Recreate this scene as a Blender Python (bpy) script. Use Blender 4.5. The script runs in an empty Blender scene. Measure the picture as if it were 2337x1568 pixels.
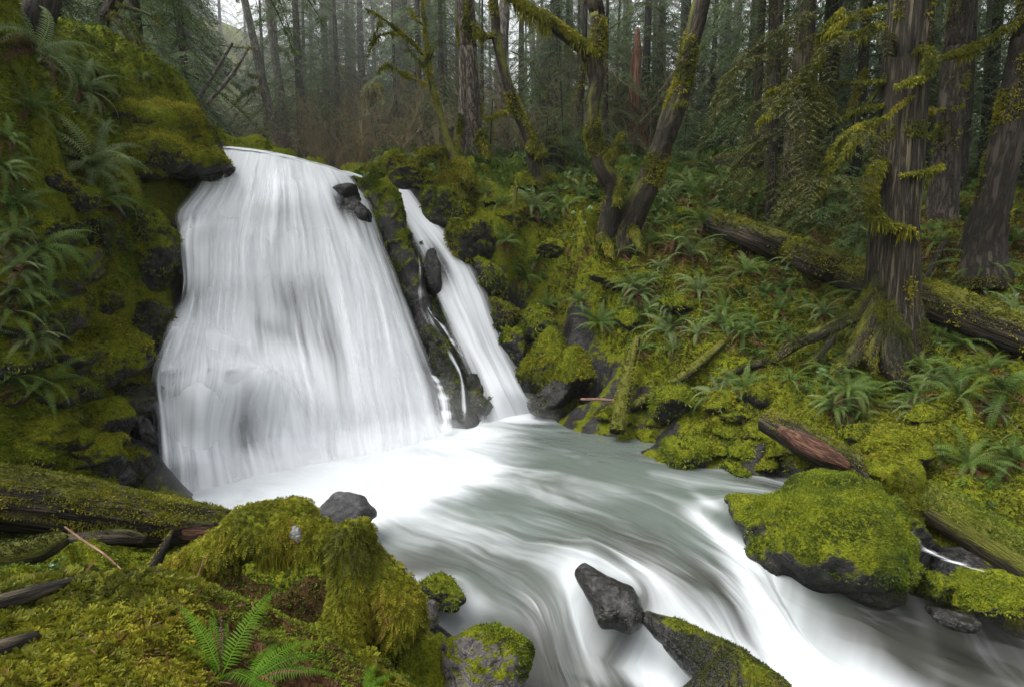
import bpy, math
import numpy as np
from mathutils import Vector, Matrix

# ------------------------------------------------------------------ camera, sky, sun, exposure
S = bpy.context.scene
C = S.collection
PITCH = math.radians(7.5)
F, CX, CY = 1350.0, 1168.5, 784.0          # the photograph measured on a 2337 x 1568 sheet
CAM = np.array([0.0, 0.0, 3.0])
cam_d = bpy.data.cameras.new('camera')
cam = bpy.data.objects.new('camera', cam_d)
C.objects.link(cam)
cam.location = CAM
cam.rotation_euler = (math.pi / 2 - PITCH, 0, 0)
cam_d.sensor_width = 36
cam_d.lens = F / 2337 * 36
cam_d.clip_start = 0.05
cam_d.clip_end = 500
S.camera = cam

SUN_EL, SUN_ROT = math.radians(60), math.radians(-112)
world = bpy.data.worlds.new('World')
S.world = world
world.use_nodes = True
wn = world.node_tree
wn.nodes.clear()
sky = wn.nodes.new('ShaderNodeTexSky')
sky.sky_type = 'NISHITA'
sky.sun_disc = False
sky.sun_elevation = SUN_EL
sky.sun_rotation = SUN_ROT
sky.air_density = 1.0
sky.dust_density = 4.0
hs = wn.nodes.new('ShaderNodeHueSaturation')
hs.inputs['Saturation'].default_value = 0.12
bg = wn.nodes.new('ShaderNodeBackground')
bg.inputs['Strength'].default_value = 0.15
wo = wn.nodes.new('ShaderNodeOutputWorld')
wn.links.new(sky.outputs[0], hs.inputs['Color'])
wn.links.new(hs.outputs[0], bg.inputs['Color'])
wn.links.new(bg.outputs[0], wo.inputs['Surface'])

sun_d = bpy.data.lights.new('sun', 'SUN')
sun_d.energy = 1.2
sun_d.angle = math.radians(35)
sun_d.color = (1.0, 0.97, 0.92)
sun = bpy.data.objects.new('sun', sun_d)
C.objects.link(sun)
sdir = Vector((math.sin(SUN_ROT) * math.cos(SUN_EL), math.cos(SUN_ROT) * math.cos(SUN_EL), math.sin(SUN_EL)))
sun.rotation_euler = sdir.to_track_quat('Z', 'Y').to_euler()

S.view_settings.view_transform = 'Standard'
S.view_settings.look = 'None'
S.view_settings.gamma = 1
S.view_settings.use_curve_mapping = False
S.view_settings.exposure = 1.5
cy = S.cycles
cy.use_denoising = True
cy.use_adaptive_sampling = True
cy.adaptive_threshold = 0.01
cy.max_bounces = 6
cy.diffuse_bounces = 4
cy.glossy_bounces = 2
cy.transmission_bounces = 3
cy.transparent_max_bounces = 12
cy.volume_bounces = 1
cy.caustics_reflective = False
cy.caustics_refractive = False
cy.sample_clamp_indirect = 4

# ------------------------------------------------------------------ pixel measurements to places
def ray(X, Y):
    dx, dy = (X - CX) / F, (CY - Y) / F
    return np.array([dx, math.cos(PITCH) + dy * math.sin(PITCH), -math.sin(PITCH) + dy * math.cos(PITCH)])

def at(X, Y, d):
    r = ray(X, Y)
    return CAM + r * (d / r[1])

def flat(X, Y, z):
    r = ray(X, Y)
    return CAM + r * ((z - CAM[2]) / r[2])

def px(w, X, Y, d):                         # w sheet pixels at that place, in metres
    return w * (d / ray(X, Y)[1]) / F

# ------------------------------------------------------------------ noise
def _hash(ix, iy, iz, seed):
    h = (ix.astype(np.int64) * 374761393 + iy.astype(np.int64) * 668265263 + iz.astype(np.int64) * 1440670441 + seed * 974634541) & 0xFFFFFFFF
    h = ((h ^ (h >> 13)) * 1274126177) & 0xFFFFFFFF
    h = ((h ^ (h >> 16)) * 2246822519) & 0xFFFFFFFF
    h = h ^ (h >> 15)
    return (h & 0xFFFFFF) / float(0xFFFFFF)

def vnoise(P, seed=0):
    P = np.asarray(P, float)
    i = np.floor(P).astype(np.int64)
    f = P - i
    u = f * f * (3 - 2 * f)
    r = 0
    for a in (0, 1):
        for b in (0, 1):
            for c in (0, 1):
                w = (u[:, 0] if a else 1 - u[:, 0]) * (u[:, 1] if b else 1 - u[:, 1]) * (u[:, 2] if c else 1 - u[:, 2])
                r = r + w * _hash(i[:, 0] + a, i[:, 1] + b, i[:, 2] + c, seed)
    return r * 2 - 1

def fbm(P, octv=4, seed=0, gain=0.5):
    P = np.asarray(P, float)
    s, a, n = 0, 1.0, 0
    for k in range(octv):
        s = s + a * vnoise(P * (2.03 ** k) + k * 17.3, seed + k)
        n += a
        a *= gain
    return s / n

def worley(P, seed=0):
    i = np.floor(P).astype(np.int64)
    f1 = np.full(len(P), 9.0)
    f2 = np.full(len(P), 9.0)
    for a in (-1, 0, 1):
        for b in (-1, 0, 1):
            for c in (-1, 0, 1):
                x, y, z = i[:, 0] + a, i[:, 1] + b, i[:, 2] + c
                q = np.stack([x + _hash(x, y, z, seed), y + _hash(x, y, z, seed + 1), z + _hash(x, y, z, seed + 2)], 1)
                d = np.linalg.norm(P - q, axis=1)
                n1 = d < f1
                f2 = np.where(n1, f1, np.minimum(f2, d))
                f1 = np.where(n1, d, f1)
    return f1, f2

def crag(P, seed=0, slope=0.9):
    """broken blocks: every cell its own level and tilt"""
    i = np.floor(P).astype(np.int64)
    best = np.full(len(P), 9.0)
    val = np.zeros(len(P))
    for a in (-1, 0, 1):
        for b in (-1, 0, 1):
            for c in (-1, 0, 1):
                x, y, z = i[:, 0] + a, i[:, 1] + b, i[:, 2] + c
                h = [_hash(x, y, z, seed + k) for k in range(7)]
                q = P - np.stack([x + h[0], y + h[1], z + h[2]], 1)
                d = (q ** 2).sum(1)
                v = (h[3] - 0.5) * 0.9 + slope * (q[:, 0] * (h[4] - .5) + q[:, 1] * (h[5] - .5) + q[:, 2] * (h[6] - .5)) * 2
                val = np.where(d < best, v, val)
                best = np.minimum(best, d)
    return val

def norm(a):
    return a / np.maximum(np.linalg.norm(a, axis=-1, keepdims=True), 1e-9)

# ------------------------------------------------------------------ meshes, things
def merge(parts):
    """join (V, F, {attr}) pieces into one piece; F has 3 or 4 columns"""
    Vs, Fs, A, o = [], [], {}, 0
    for V, Fc, at_ in parts:
        Vs.append(V)
        for f in (Fc if isinstance(Fc, list) else [Fc]):
            Fs.append(np.asarray(f) + o)
        for k, v in at_.items():
            A.setdefault(k, []).append(v)
        o += len(V)
    return np.concatenate(Vs), Fs, {k: np.concatenate(v) for k, v in A.items()}

def build(name, V, Fc, mat, parent=None, attrs=None, uv=None, smooth=True):
    me = bpy.data.meshes.new(name)
    Fs = Fc if isinstance(Fc, list) else [Fc]
    V = np.asarray(V, np.float32)
    if parent is not None:
        q = parent
        while q is not None:
            V = V - np.array(q.location, np.float32)
            q = q.parent
    me.vertices.add(len(V))
    me.vertices.foreach_set('co', V.ravel())
    loops = np.concatenate([np.asarray(f).ravel() for f in Fs]).astype(np.int32)
    tot = np.concatenate([np.full(len(f), np.asarray(f).shape[1]) for f in Fs])
    start = np.concatenate([[0], np.cumsum(tot)[:-1]]).astype(np.int32)
    me.loops.add(len(loops))
    me.loops.foreach_set('vertex_index', loops)
    me.polygons.add(len(tot))
    me.polygons.foreach_set('loop_start', start)
    me.polygons.foreach_set('use_smooth', np.full(len(tot), smooth))
    me.update(calc_edges=True)
    for k, v in (attrs or {}).items():
        v = np.asarray(v, np.float32)
        if v.ndim == 1:
            a = me.attributes.new(k, 'FLOAT', 'POINT')
            a.data.foreach_set('value', v)
        else:
            a = me.attributes.new(k, 'FLOAT_VECTOR', 'POINT')
            a.data.foreach_set('vector', v.ravel())
    if uv is not None:
        l = me.uv_layers.new(name='UVMap')
        l.data.foreach_set('uv', np.asarray(uv, np.float32)[loops].ravel())
    if mat is not None:
        me.materials.append(mat)
    o = bpy.data.objects.new(name, me)
    C.objects.link(o)
    if parent is not None:
        o.parent = parent
    return o

def thing(name, label, cat, loc, group=None):
    o = bpy.data.objects.new(name, None)
    C.objects.link(o)
    o.location = [float(v) for v in loc]
    o.empty_display_size = 0.2
    return tag(o, label, cat, group)

def tag(o, label, cat, group=None, kind=None):
    o['label'] = label
    o['category'] = cat
    if group:
        o['group'] = group
    if kind:
        o['kind'] = kind
    return o

def copy_thing(src, loc, rot=(0, 0, 0), scale=1.0, label=None, group=None, mats=None):
    c = src.copy()
    C.objects.link(c)
    c.location = [float(v) for v in loc]
    c.rotation_euler = rot
    c.scale = (scale,) * 3 if np.isscalar(scale) else scale
    if label:
        c['label'] = label
    if group:
        c['group'] = group
    for ch in list(src.children):
        k = ch.copy()
        C.objects.link(k)
        k.parent = c
    return c

# ------------------------------------------------------------------ shapes
def spline(P, n):
    P = np.asarray(P, float)
    if len(P) == 2:
        t = np.linspace(0, 1, n)[:, None]
        return P[0] * (1 - t) + P[1] * t
    Q = np.concatenate([[2 * P[0] - P[1]], P, [2 * P[-1] - P[-2]]])
    seg = np.linalg.norm(np.diff(P[:, :3], axis=0), axis=1)
    cum = np.concatenate([[0], np.cumsum(seg)])
    s = np.linspace(0, cum[-1], n)
    k = np.clip(np.searchsorted(cum, s, side='right') - 1, 0, len(P) - 2)
    t = ((s - cum[k]) / np.maximum(seg[k], 1e-9))[:, None]
    a, b, c, d = Q[k], Q[k + 1], Q[k + 2], Q[k + 3]
    return 0.5 * ((2 * b) + (-a + c) * t + (2 * a - 5 * b + 4 * c - d) * t ** 2 + (-a + 3 * b - 3 * c + d) * t ** 3)

def tube(P, R, sides=12, n=None, disp=None, caps=True, jag=0.0, seed=0):
    """a limb along P with radii R; attr bc = place on the unrolled limb"""
    PR = np.concatenate([np.asarray(P, float), np.asarray(R, float)[:, None]], 1)
    if n is None:
        L = np.linalg.norm(np.diff(PR[:, :3], axis=0), axis=1).sum()
        n = int(np.clip(L / max(np.mean(R), 0.004) * 1.2, len(P) + 1, 160))
    PR = spline(PR, n)
    X, rad = PR[:, :3], np.maximum(PR[:, 3], 0.0015)
    T = norm(np.gradient(X, axis=0))
    ref = np.array([0, 0, 1.0]) if abs(T[0][2]) < 0.8 else np.array([0, 1.0, 0])
    u = norm(np.cross(T[0], ref))
    U = []
    for k in range(n):
        u = norm(u - T[k] * np.dot(u, T[k]))
        U.append(u)
    U = np.array(U)
    W = np.cross(T, U)
    th = np.linspace(0, 2 * math.pi, sides, endpoint=False)
    s = np.concatenate([[0], np.cumsum(np.linalg.norm(np.diff(X, axis=0), axis=1))])
    TH, SS = np.meshgrid(th, s)
    RR = np.repeat(rad[:, None], sides, 1)
    if disp is not None:
        RR = RR * disp(TH, SS, RR, s[-1])
    D = U[:, None, :] * np.cos(TH)[..., None] + W[:, None, :] * np.sin(TH)[..., None]
    V = X[:, None, :] + D * RR[..., None]
    if jag:
        j = (vnoise(np.stack([np.cos(th) * 3, np.sin(th) * 3, th * 0 + seed], 1), seed) * jag)[:, None] * T[-1] * 1.0
        V[-1] += j
        V[-2] += j * 0.6
    bc = np.stack([np.cos(TH) * RR, np.sin(TH) * RR, SS], -1).reshape(-1, 3)
    V = V.reshape(-1, 3)
    a = np.arange(n - 1)[:, None] * sides
    i = np.arange(sides)[None, :]
    j = (i + 1) % sides
    Q = np.stack([a + i, a + j, a + sides + j, a + sides + i], -1).reshape(-1, 4)
    Fs = [Q]
    if caps:
        V = np.concatenate([V, X[:1], X[-1:] - T[-1:] * rad[-1] * (0.5 if jag else -0.2)])
        bc = np.concatenate([bc, [[0, 0, 0]], [[0, 0, s[-1]]]])
        i = np.arange(sides)
        b = (n - 1) * sides
        Fs.append(np.stack([np.full(sides, len(V) - 2), (i + 1) % sides, i], 1))
        Fs.append(np.stack([np.full(sides, len(V) - 1), b + i, b + (i + 1) % sides], 1))
    return V, Fs, {'bc': bc}

def ridges(freq=7, amp=0.12, along=0.35, seed=0, lump=0.1):
    def f(TH, SS, RR, L):
        P = np.stack([np.cos(TH) * freq * 0.5, np.sin(TH) * freq * 0.5, SS * along], -1).reshape(-1, 3)
        q = np.stack([np.cos(TH), np.sin(TH), SS * 1.6], -1).reshape(-1, 3)
        d = amp * (1 - 2 * np.abs(fbm(P, 3, seed))) - amp * 0.5 + lump * fbm(q, 3, seed + 9)
        return 1 + d.reshape(TH.shape)
    return f

def tris(Fs):
    out = []
    for f in (Fs if isinstance(Fs, list) else [Fs]):
        f = np.asarray(f)
        out.append(f[:, :3])
        if f.shape[1] == 4:
            out.append(f[:, [0, 2, 3]])
    return np.concatenate(out)

def scatter(V, Fs, n, rng, weight=None):
    """n random points on a surface: places and outward normals; weight(centres, normals) >= 0"""
    T = tris(Fs)
    a, b, c = V[T[:, 0]], V[T[:, 1]], V[T[:, 2]]
    N = np.cross(b - a, c - a)
    A = np.linalg.norm(N, axis=1)
    N = N / np.maximum(A, 1e-12)[:, None]
    w = A.copy()
    if weight is not None:
        w = w * np.maximum(weight((a + b + c) / 3, N), 0)
    if w.sum() <= 0 or n < 1:
        return np.zeros((0, 3)), np.zeros((0, 3))
    k = rng.choice(len(T), int(n), p=w / w.sum())
    r1, r2 = np.sqrt(rng.random(int(n)))[:, None], rng.random(int(n))[:, None]
    return a[k] * (1 - r1) + b[k] * (r1 * (1 - r2)) + c[k] * (r1 * r2), N[k]

def area(V, Fs):
    T = tris(Fs)
    return 0.5 * np.linalg.norm(np.cross(V[T[:, 1]] - V[T[:, 0]], V[T[:, 2]] - V[T[:, 0]]), axis=1).sum()

def clump(P, seed=0, f=2.2):
    return np.clip(0.5 + 1.35 * fbm(P * f, 3, seed), 0, 1)

def tufts(P, N, L, W, rng, blades=4, spread=0.8, droop=0.35, tint=None):
    """little fans of narrow blades"""
    n = len(P)
    if n == 0:
        return np.zeros((0, 3)), np.zeros((0, 3), int), {'tint': np.zeros(0)}
    L = np.broadcast_to(np.asarray(L, float), (n,))
    t0 = clump(P, 3) if tint is None else tint
    out = []
    for b in range(blades):
        d = norm(N + spread * rng.normal(0, 0.6, (n, 3)) - np.array([0, 0, droop]))
        l = (L * rng.uniform(0.55, 1.3, n))[:, None]
        s = norm(np.cross(d, rng.normal(0, 1, (n, 3)))) * (l * W)
        base = P + rng.normal(0, 0.25, (n, 3)) * L[:, None] - N * l * 0.15
        mid = base + d * l * 0.55
        tip = base + d * l + np.array([0, 0, -1]) * l * 0.35 * droop
        V = np.stack([base - s * 0.4, base + s * 0.4, mid + s, tip, mid - s], 1).reshape(-1, 3)
        k = np.arange(n)[:, None] * 5
        Fc = np.concatenate([k + np.array([[0, 1, 2]]), k + np.array([[0, 2, 4]]), k + np.array([[4, 2, 3]])])
        tt = np.clip(t0 * 0.65 + 0.35 * rng.random(n), 0, 1)
        out.append((V, Fc, {'tint': np.repeat(tt, 5)}))
    V, Fs, A = merge(out)
    return V, np.concatenate(Fs), A

def sprigs(P, N, L, rng, pairs=5, droop=0.5, tint=None):
    """feather-moss sprays: a short arching stem with leaflets on both sides"""
    n = len(P)
    L = np.broadcast_to(np.asarray(L, float), (n,))
    d = norm(N * 0.7 + rng.normal(0, 0.65, (n, 3)) - np.array([0, 0, droop * 0.4]))
    s = norm(np.cross(d, N + rng.normal(0, 0.2, (n, 3))))
    u = np.cross(s, d)
    t0 = clump(P, 3) if tint is None else tint
    t0 = np.clip(t0 * 0.6 + 0.4 * rng.random(n), 0, 1)
    out = []
    for k in range(pairs):
        q = (k + 0.6) / pairs
        c = P + d * (L * q)[:, None] - np.array([0, 0, 1]) * (L * droop * q * q)[:, None]
        ll = L * (0.42 * math.sin(math.pi * min(1, q * 0.75 + 0.2)) + 0.06)
        for sg in (-1, 1):
            dd = norm(s * sg * 0.85 + d * 0.55 - u * 0.1 + rng.normal(0, 0.15, (n, 3)))
            tip = c + dd * ll[:, None]
            w = d * (L * 0.5 / pairs * 1.1)[:, None]
            V = np.stack([c - w * 0.5, c + dd * (ll * 0.5)[:, None] + w, tip, c + dd * (ll * 0.4)[:, None] - w], 1).reshape(-1, 3)
            k4 = np.arange(n)[:, None] * 4
            out.append((V, np.concatenate([k4 + np.array([[0, 1, 3]]), k4 + np.array([[1, 2, 3]])]), {'tint': np.repeat(np.clip(t0 + 0.25 * (q - 0.5), 0, 1), 4)}))
    V, Fs, A = merge(out)
    return V, np.concatenate(Fs), A

def strands(P, L, rng, w=0.006):
    """threads of moss hanging straight down"""
    n = len(P)
    L = L * rng.uniform(0.4, 1.4, n)
    s = norm(np.stack([rng.normal(0, 1, n), rng.normal(0, 1, n), np.zeros(n)], 1)) * (w * rng.uniform(0.6, 1.6, n))[:, None]
    j = rng.normal(0, 0.12, (n, 3)) * L[:, None]
    a, b = P, P - np.array([0, 0, 0.55]) * L[:, None] + j
    c = P - np.array([0, 0, 1.0]) * L[:, None] + j * 1.3
    V = np.stack([a - s, a + s, b + s, c, b - s], 1).reshape(-1, 3)
    k = np.arange(n)[:, None] * 5
    Fc = np.concatenate([k + np.array([[0, 1, 2]]), k + np.array([[0, 2, 4]]), k + np.array([[4, 2, 3]])])
    return V, Fc, {'tint': np.repeat(np.clip(clump(P, 5) * 0.6 + 0.4 * rng.random(n), 0, 1), 5)}

_ico = {}
def ico(sub):
    if sub not in _ico:
        import bmesh
        bm = bmesh.new()
        bmesh.ops.create_icosphere(bm, subdivisions=sub, radius=1)
        bm.verts.ensure_lookup_table()
        _ico[sub] = (np.array([v.co[:] for v in bm.verts]), np.array([[v.index for v in f.verts] for f in bm.faces]))
        bm.free()
    return _ico[sub]

def rotz(a):
    c, s = math.cos(a), math.sin(a)
    return np.array([[c, -s, 0], [s, c, 0], [0, 0, 1.0]])

def rock_shape(size, sub=5, seed=0, rot=0.0, tilt=0.0, facets=11, rough=0.10, soft=14.0):
    rng = np.random.default_rng(seed)
    D, Fc = ico(sub)
    n = norm(rng.normal(0, 1, (facets, 3)))
    h = rng.uniform(0.52, 0.92, facets)
    q = np.maximum(D @ n.T, 1e-3) / h
    q = np.concatenate([q, np.ones((len(D), 1)) * 0.95], 1)
    r = 1.0 / (np.sum(q ** soft, 1) ** (1 / soft))
    r = r * (1 + rough * 1.6 * fbm(D * 1.7 + seed, 3, seed) + rough * 0.7 * fbm(D * 6 + seed, 3, seed + 4))
    r = r + rough * 0.55 * crag(D * 2.2 + seed * 3.1 + 0.15 * fbm(D * 4, 2, seed)[:, None], seed)
    V = D * r[:, None]
    ext = np.abs(V).max(0)
    V = V / ext * np.asarray(size)
    ct, st = math.cos(tilt), math.sin(tilt)
    V = V @ np.array([[ct, 0, -st], [0, 1, 0], [st, 0, ct]]).T
    return V @ rotz(rot).T, Fc

# ------------------------------------------------------------------ materials
class NT:
    def __init__(self, name):
        self.m = bpy.data.materials.new(name)
        self.m.use_nodes = True
        self.t = self.m.node_tree
        self.t.nodes.clear()
    def n(self, typ, ins=None, out=0, **props):
        nd = self.t.nodes.new('ShaderNode' + typ)
        for k, v in props.items():
            setattr(nd, k, v)
        for k, v in (ins or {}).items():
            s = nd.inputs[k]
            if isinstance(v, bpy.types.NodeSocket):
                self.t.links.new(v, s)
            else:
                s.default_value = v
        return nd.outputs[out] if out is not None else nd
    def attr(self, name, out='Fac'):
        return self.n('Attribute', attribute_name=name, out=out)
    def math(self, op, a, b=0.0, clamp=False, c=0.0):
        return self.n('Math', {0: a, 1: b, 2: c}, operation=op, use_clamp=clamp)
    def noise(self, vec, scale, detail=4, rough=0.55, dist=0.0):
        return self.n('TexNoise', {'Vector': vec, 'Scale': scale, 'Detail': detail, 'Roughness': rough, 'Distortion': dist})
    def mapv(self, vec, scale=(1, 1, 1), loc=(0, 0, 0)):
        return self.n('Mapping', {'Vector': vec, 'Scale': scale, 'Location': loc})
    def ramp(self, fac, stops):
        nd = self.t.nodes.new('ShaderNodeValToRGB')
        cr = nd.color_ramp
        while len(cr.elements) < len(stops):
            cr.elements.new(0.5)
        for e, (p, c) in zip(cr.elements, stops):
            e.position = p
            e.color = (*c, 1) if len(c) == 3 else c
        self.t.links.new(fac, nd.inputs[0])
        return nd.outputs[0]
    def mix(self, fac, a, b):
        nd = self.t.nodes.new('ShaderNodeMix')
        nd.data_type = 'RGBA'
        for k, v in ((0, fac), (6, a), (7, b)):
            if isinstance(v, bpy.types.NodeSocket):
                self.t.links.new(v, nd.inputs[k])
            else:
                nd.inputs[k].default_value = v if np.isscalar(v) else (*v, 1)
        return nd.outputs[2]
    def sstep(self, x, lo, hi):
        return self.n('MapRange', {'Value': x, 'From Min': lo, 'From Max': hi, 'To Min': 0.0, 'To Max': 1.0}, interpolation_type='SMOOTHSTEP')
    def bump(self, h, strength, dist):
        return self.n('Bump', {'Height': h, 'Strength': strength, 'Distance': dist})
    def mixs(self, fac, a, b):
        return self.n('MixShader', {0: fac, 1: a, 2: b})
    def end(self, sh, vol=None):
        o = self.t.nodes.new('ShaderNodeOutputMaterial')
        if sh is not None:
            self.t.links.new(sh, o.inputs['Surface'])
        if vol is not None:
            self.t.links.new(vol, o.inputs['Volume'])
        return self.m

def leaf_mat(name, stops, rough=0.5, transl=0.3, spec=0.4):
    t = NT(name)
    col = t.ramp(t.attr('tint'), stops)
    p = t.n('BsdfPrincipled', {'Base Color': col, 'Roughness': rough, 'Specular IOR Level': spec})
    tr = t.n('BsdfTranslucent', {'Color': col})
    return t.end(t.mixs(transl, p, tr))

M = {}
M['moss'] = leaf_mat('moss', [(0, (0.035, 0.040, 0.006)), (0.3, (0.085, 0.095, 0.008)), (0.6, (0.145, 0.150, 0.009)), (0.82, (0.25, 0.235, 0.016)), (1, (0.17, 0.105, 0.025))], 0.75, 0.35, 0.2)
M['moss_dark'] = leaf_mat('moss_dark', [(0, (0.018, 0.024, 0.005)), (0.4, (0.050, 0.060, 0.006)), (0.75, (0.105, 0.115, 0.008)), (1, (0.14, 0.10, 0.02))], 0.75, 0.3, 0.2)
M['moss_green'] = leaf_mat('moss_green', [(0, (0.025, 0.040, 0.005)), (0.4, (0.065, 0.095, 0.006)), (0.75, (0.145, 0.185, 0.008)), (1, (0.22, 0.22, 0.012))], 0.7, 0.35, 0.25)
M['fern'] = leaf_mat('fern', [(0, (0.026, 0.050, 0.008)), (0.5, (0.062, 0.106, 0.018)), (1, (0.125, 0.175, 0.042))], 0.5, 0.3, 0.15)
M['fern_pale'] = leaf_mat('fern_pale', [(0, (0.042, 0.068, 0.020)), (0.5, (0.100, 0.140, 0.045)), (1, (0.17, 0.21, 0.085))], 0.5, 0.3, 0.2)
M['fern_near'] = leaf_mat('fern_near', [(0, (0.022, 0.062, 0.004)), (0.5, (0.050, 0.118, 0.006)), (1, (0.10, 0.17, 0.015))], 0.6, 0.3, 0.06)
M['fern_dead'] = leaf_mat('fern_dead', [(0, (0.025, 0.010, 0.005)), (0.5, (0.075, 0.026, 0.010)), (1, (0.15, 0.065, 0.025))], 0.6, 0.2, 0.3)
M['needles'] = leaf_mat('needles', [(0, (0.030, 0.052, 0.018)), (0.5, (0.072, 0.112, 0.038)), (1, (0.13, 0.17, 0.062))], 0.6, 0.35, 0.2)
M['needles_pale'] = leaf_mat('needles_pale', [(0, (0.045, 0.070, 0.032)), (0.5, (0.095, 0.135, 0.062)), (1, (0.15, 0.19, 0.095))], 0.6, 0.4, 0.2)
M['needles_moss'] = leaf_mat('needles_moss', [(0, (0.022, 0.026, 0.008)), (0.5, (0.055, 0.060, 0.012)), (1, (0.10, 0.105, 0.018))], 0.6, 0.3, 0.3)
M['leaf'] = leaf_mat('leaf', [(0, (0.018, 0.055, 0.010)), (0.6, (0.05, 0.12, 0.02)), (1, (0.09, 0.17, 0.04))], 0.35, 0.25, 0.5)
M['twig'] = leaf_mat('twig', [(0, (0.075, 0.056, 0.034)), (0.6, (0.15, 0.115, 0.066)), (1, (0.16, 0.15, 0.055))], 0.8, 0.0, 0.2)

def bark(name, c0, c1, c2, scale=(14, 14, 2.2), bump=0.6, moss=0.0, mossc=((0.03, 0.035, 0.005), (0.13, 0.135, 0.010)), rough=0.85):
    t = NT(name)
    bc = t.attr('bc', 'Vector')
    v = t.mapv(bc, scale)
    n1 = t.noise(v, 1.0, 6, 0.62, 0.4)
    n2 = t.noise(t.mapv(bc, (3, 3, 1.2)), 1.0, 4)
    n3 = t.noise(t.mapv(bc, (scale[0] * 3.1, scale[1] * 3.1, scale[2] * 2)), 1.0, 3)
    crack = t.math('ABSOLUTE', t.math('SUBTRACT', n1, 0.5))
    crack = t.sstep(crack, 0.0, 0.11)
    h = t.math('ADD', t.math('MULTIPLY', crack, 0.7), t.math('MULTIPLY', n3, 0.4))
    col = t.mix(t.sstep(n2, 0.35, 0.65), c1, c2)
    col = t.mix(crack, c0, col)
    mz = t.n('SeparateXYZ', {0: t.n('NewGeometry', out='Normal')}, out='Z')
    mn = t.noise(t.mapv(bc, (5, 5, 1.6), (3, 1, 7)), 1.0, 5, 0.6)
    ma = t.math('ADD', t.math('MULTIPLY', mz, 0.45), t.math('ADD', mn, t.attr('moss')))
    mm = t.sstep(ma, 0.85 - moss, 1.05 - moss)
    fine = t.noise(t.mapv(bc, (60, 60, 60)), 1.0, 3)
    mc = t.mix(fine, mossc[0], mossc[1])
    col = t.mix(mm, col, mc)
    h = t.math('ADD', h, t.math('MULTIPLY', mm, t.math('ADD', 0.3, t.math('MULTIPLY', fine, 0.8))))
    p = t.n('BsdfPrincipled', {'Base Color': col, 'Roughness': rough, 'Specular IOR Level': 0.3, 'Normal': t.bump(h, bump, 0.03)})
    return t.end(p)

M['bark_fir'] = bark('bark_fir', (0.022, 0.017, 0.012), (0.11, 0.088, 0.066), (0.16, 0.135, 0.105), (11, 11, 3.0), 0.9)
M['bark_cedar'] = bark('bark_cedar', (0.012, 0.009, 0.005), (0.050, 0.041, 0.025), (0.085, 0.071, 0.045), (16, 16, 0.9), 1.0)
M['bark_dark'] = bark('bark_dark', (0.007, 0.006, 0.004), (0.027, 0.021, 0.014), (0.044, 0.035, 0.024), (12, 12, 2.0), 0.9)
M['bark_maple'] = bark('bark_maple', (0.008, 0.007, 0.004), (0.028, 0.021, 0.012), (0.046, 0.037, 0.020), (10, 10, 3), 0.8, 0.30)
M['bark_mossy'] = bark('bark_mossy', (0.016, 0.014, 0.007), (0.05, 0.045, 0.018), (0.085, 0.08, 0.022), (10, 10, 4), 0.7, 0.42)
M['bark_shade'] = bark('bark_shade', (0.012, 0.009, 0.006), (0.045, 0.036, 0.026), (0.070, 0.058, 0.042), (11, 11, 3.0), 0.9)
M['bark_red'] = bark('bark_red', (0.06, 0.026, 0.016), (0.20, 0.095, 0.060), (0.27, 0.15, 0.10), (24, 24, 0.7), 0.7)
M['bark_grey'] = bark('bark_grey', (0.030, 0.026, 0.022), (0.10, 0.088, 0.075), (0.14, 0.125, 0.105), (9, 9, 3.5), 0.5)
M['log_old'] = bark('log_old', (0.008, 0.006, 0.005), (0.040, 0.031, 0.020), (0.072, 0.056, 0.034), (16, 16, 1.1), 0.9, 0.10)
M['log_mossy'] = bark('log_mossy', (0.012, 0.010, 0.005), (0.040, 0.033, 0.015), (0.07, 0.06, 0.02), (12, 12, 2), 0.8, 0.30)
M['wood_red'] = bark('wood_red', (0.030, 0.012, 0.007), (0.105, 0.046, 0.026), (0.15, 0.075, 0.045), (30, 30, 1.2), 0.7, -0.5)
M['stick'] = bark('stick', (0.10, 0.05, 0.035), (0.20, 0.11, 0.08), (0.26, 0.16, 0.12), (30, 30, 3), 0.3, -0.6)

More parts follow.
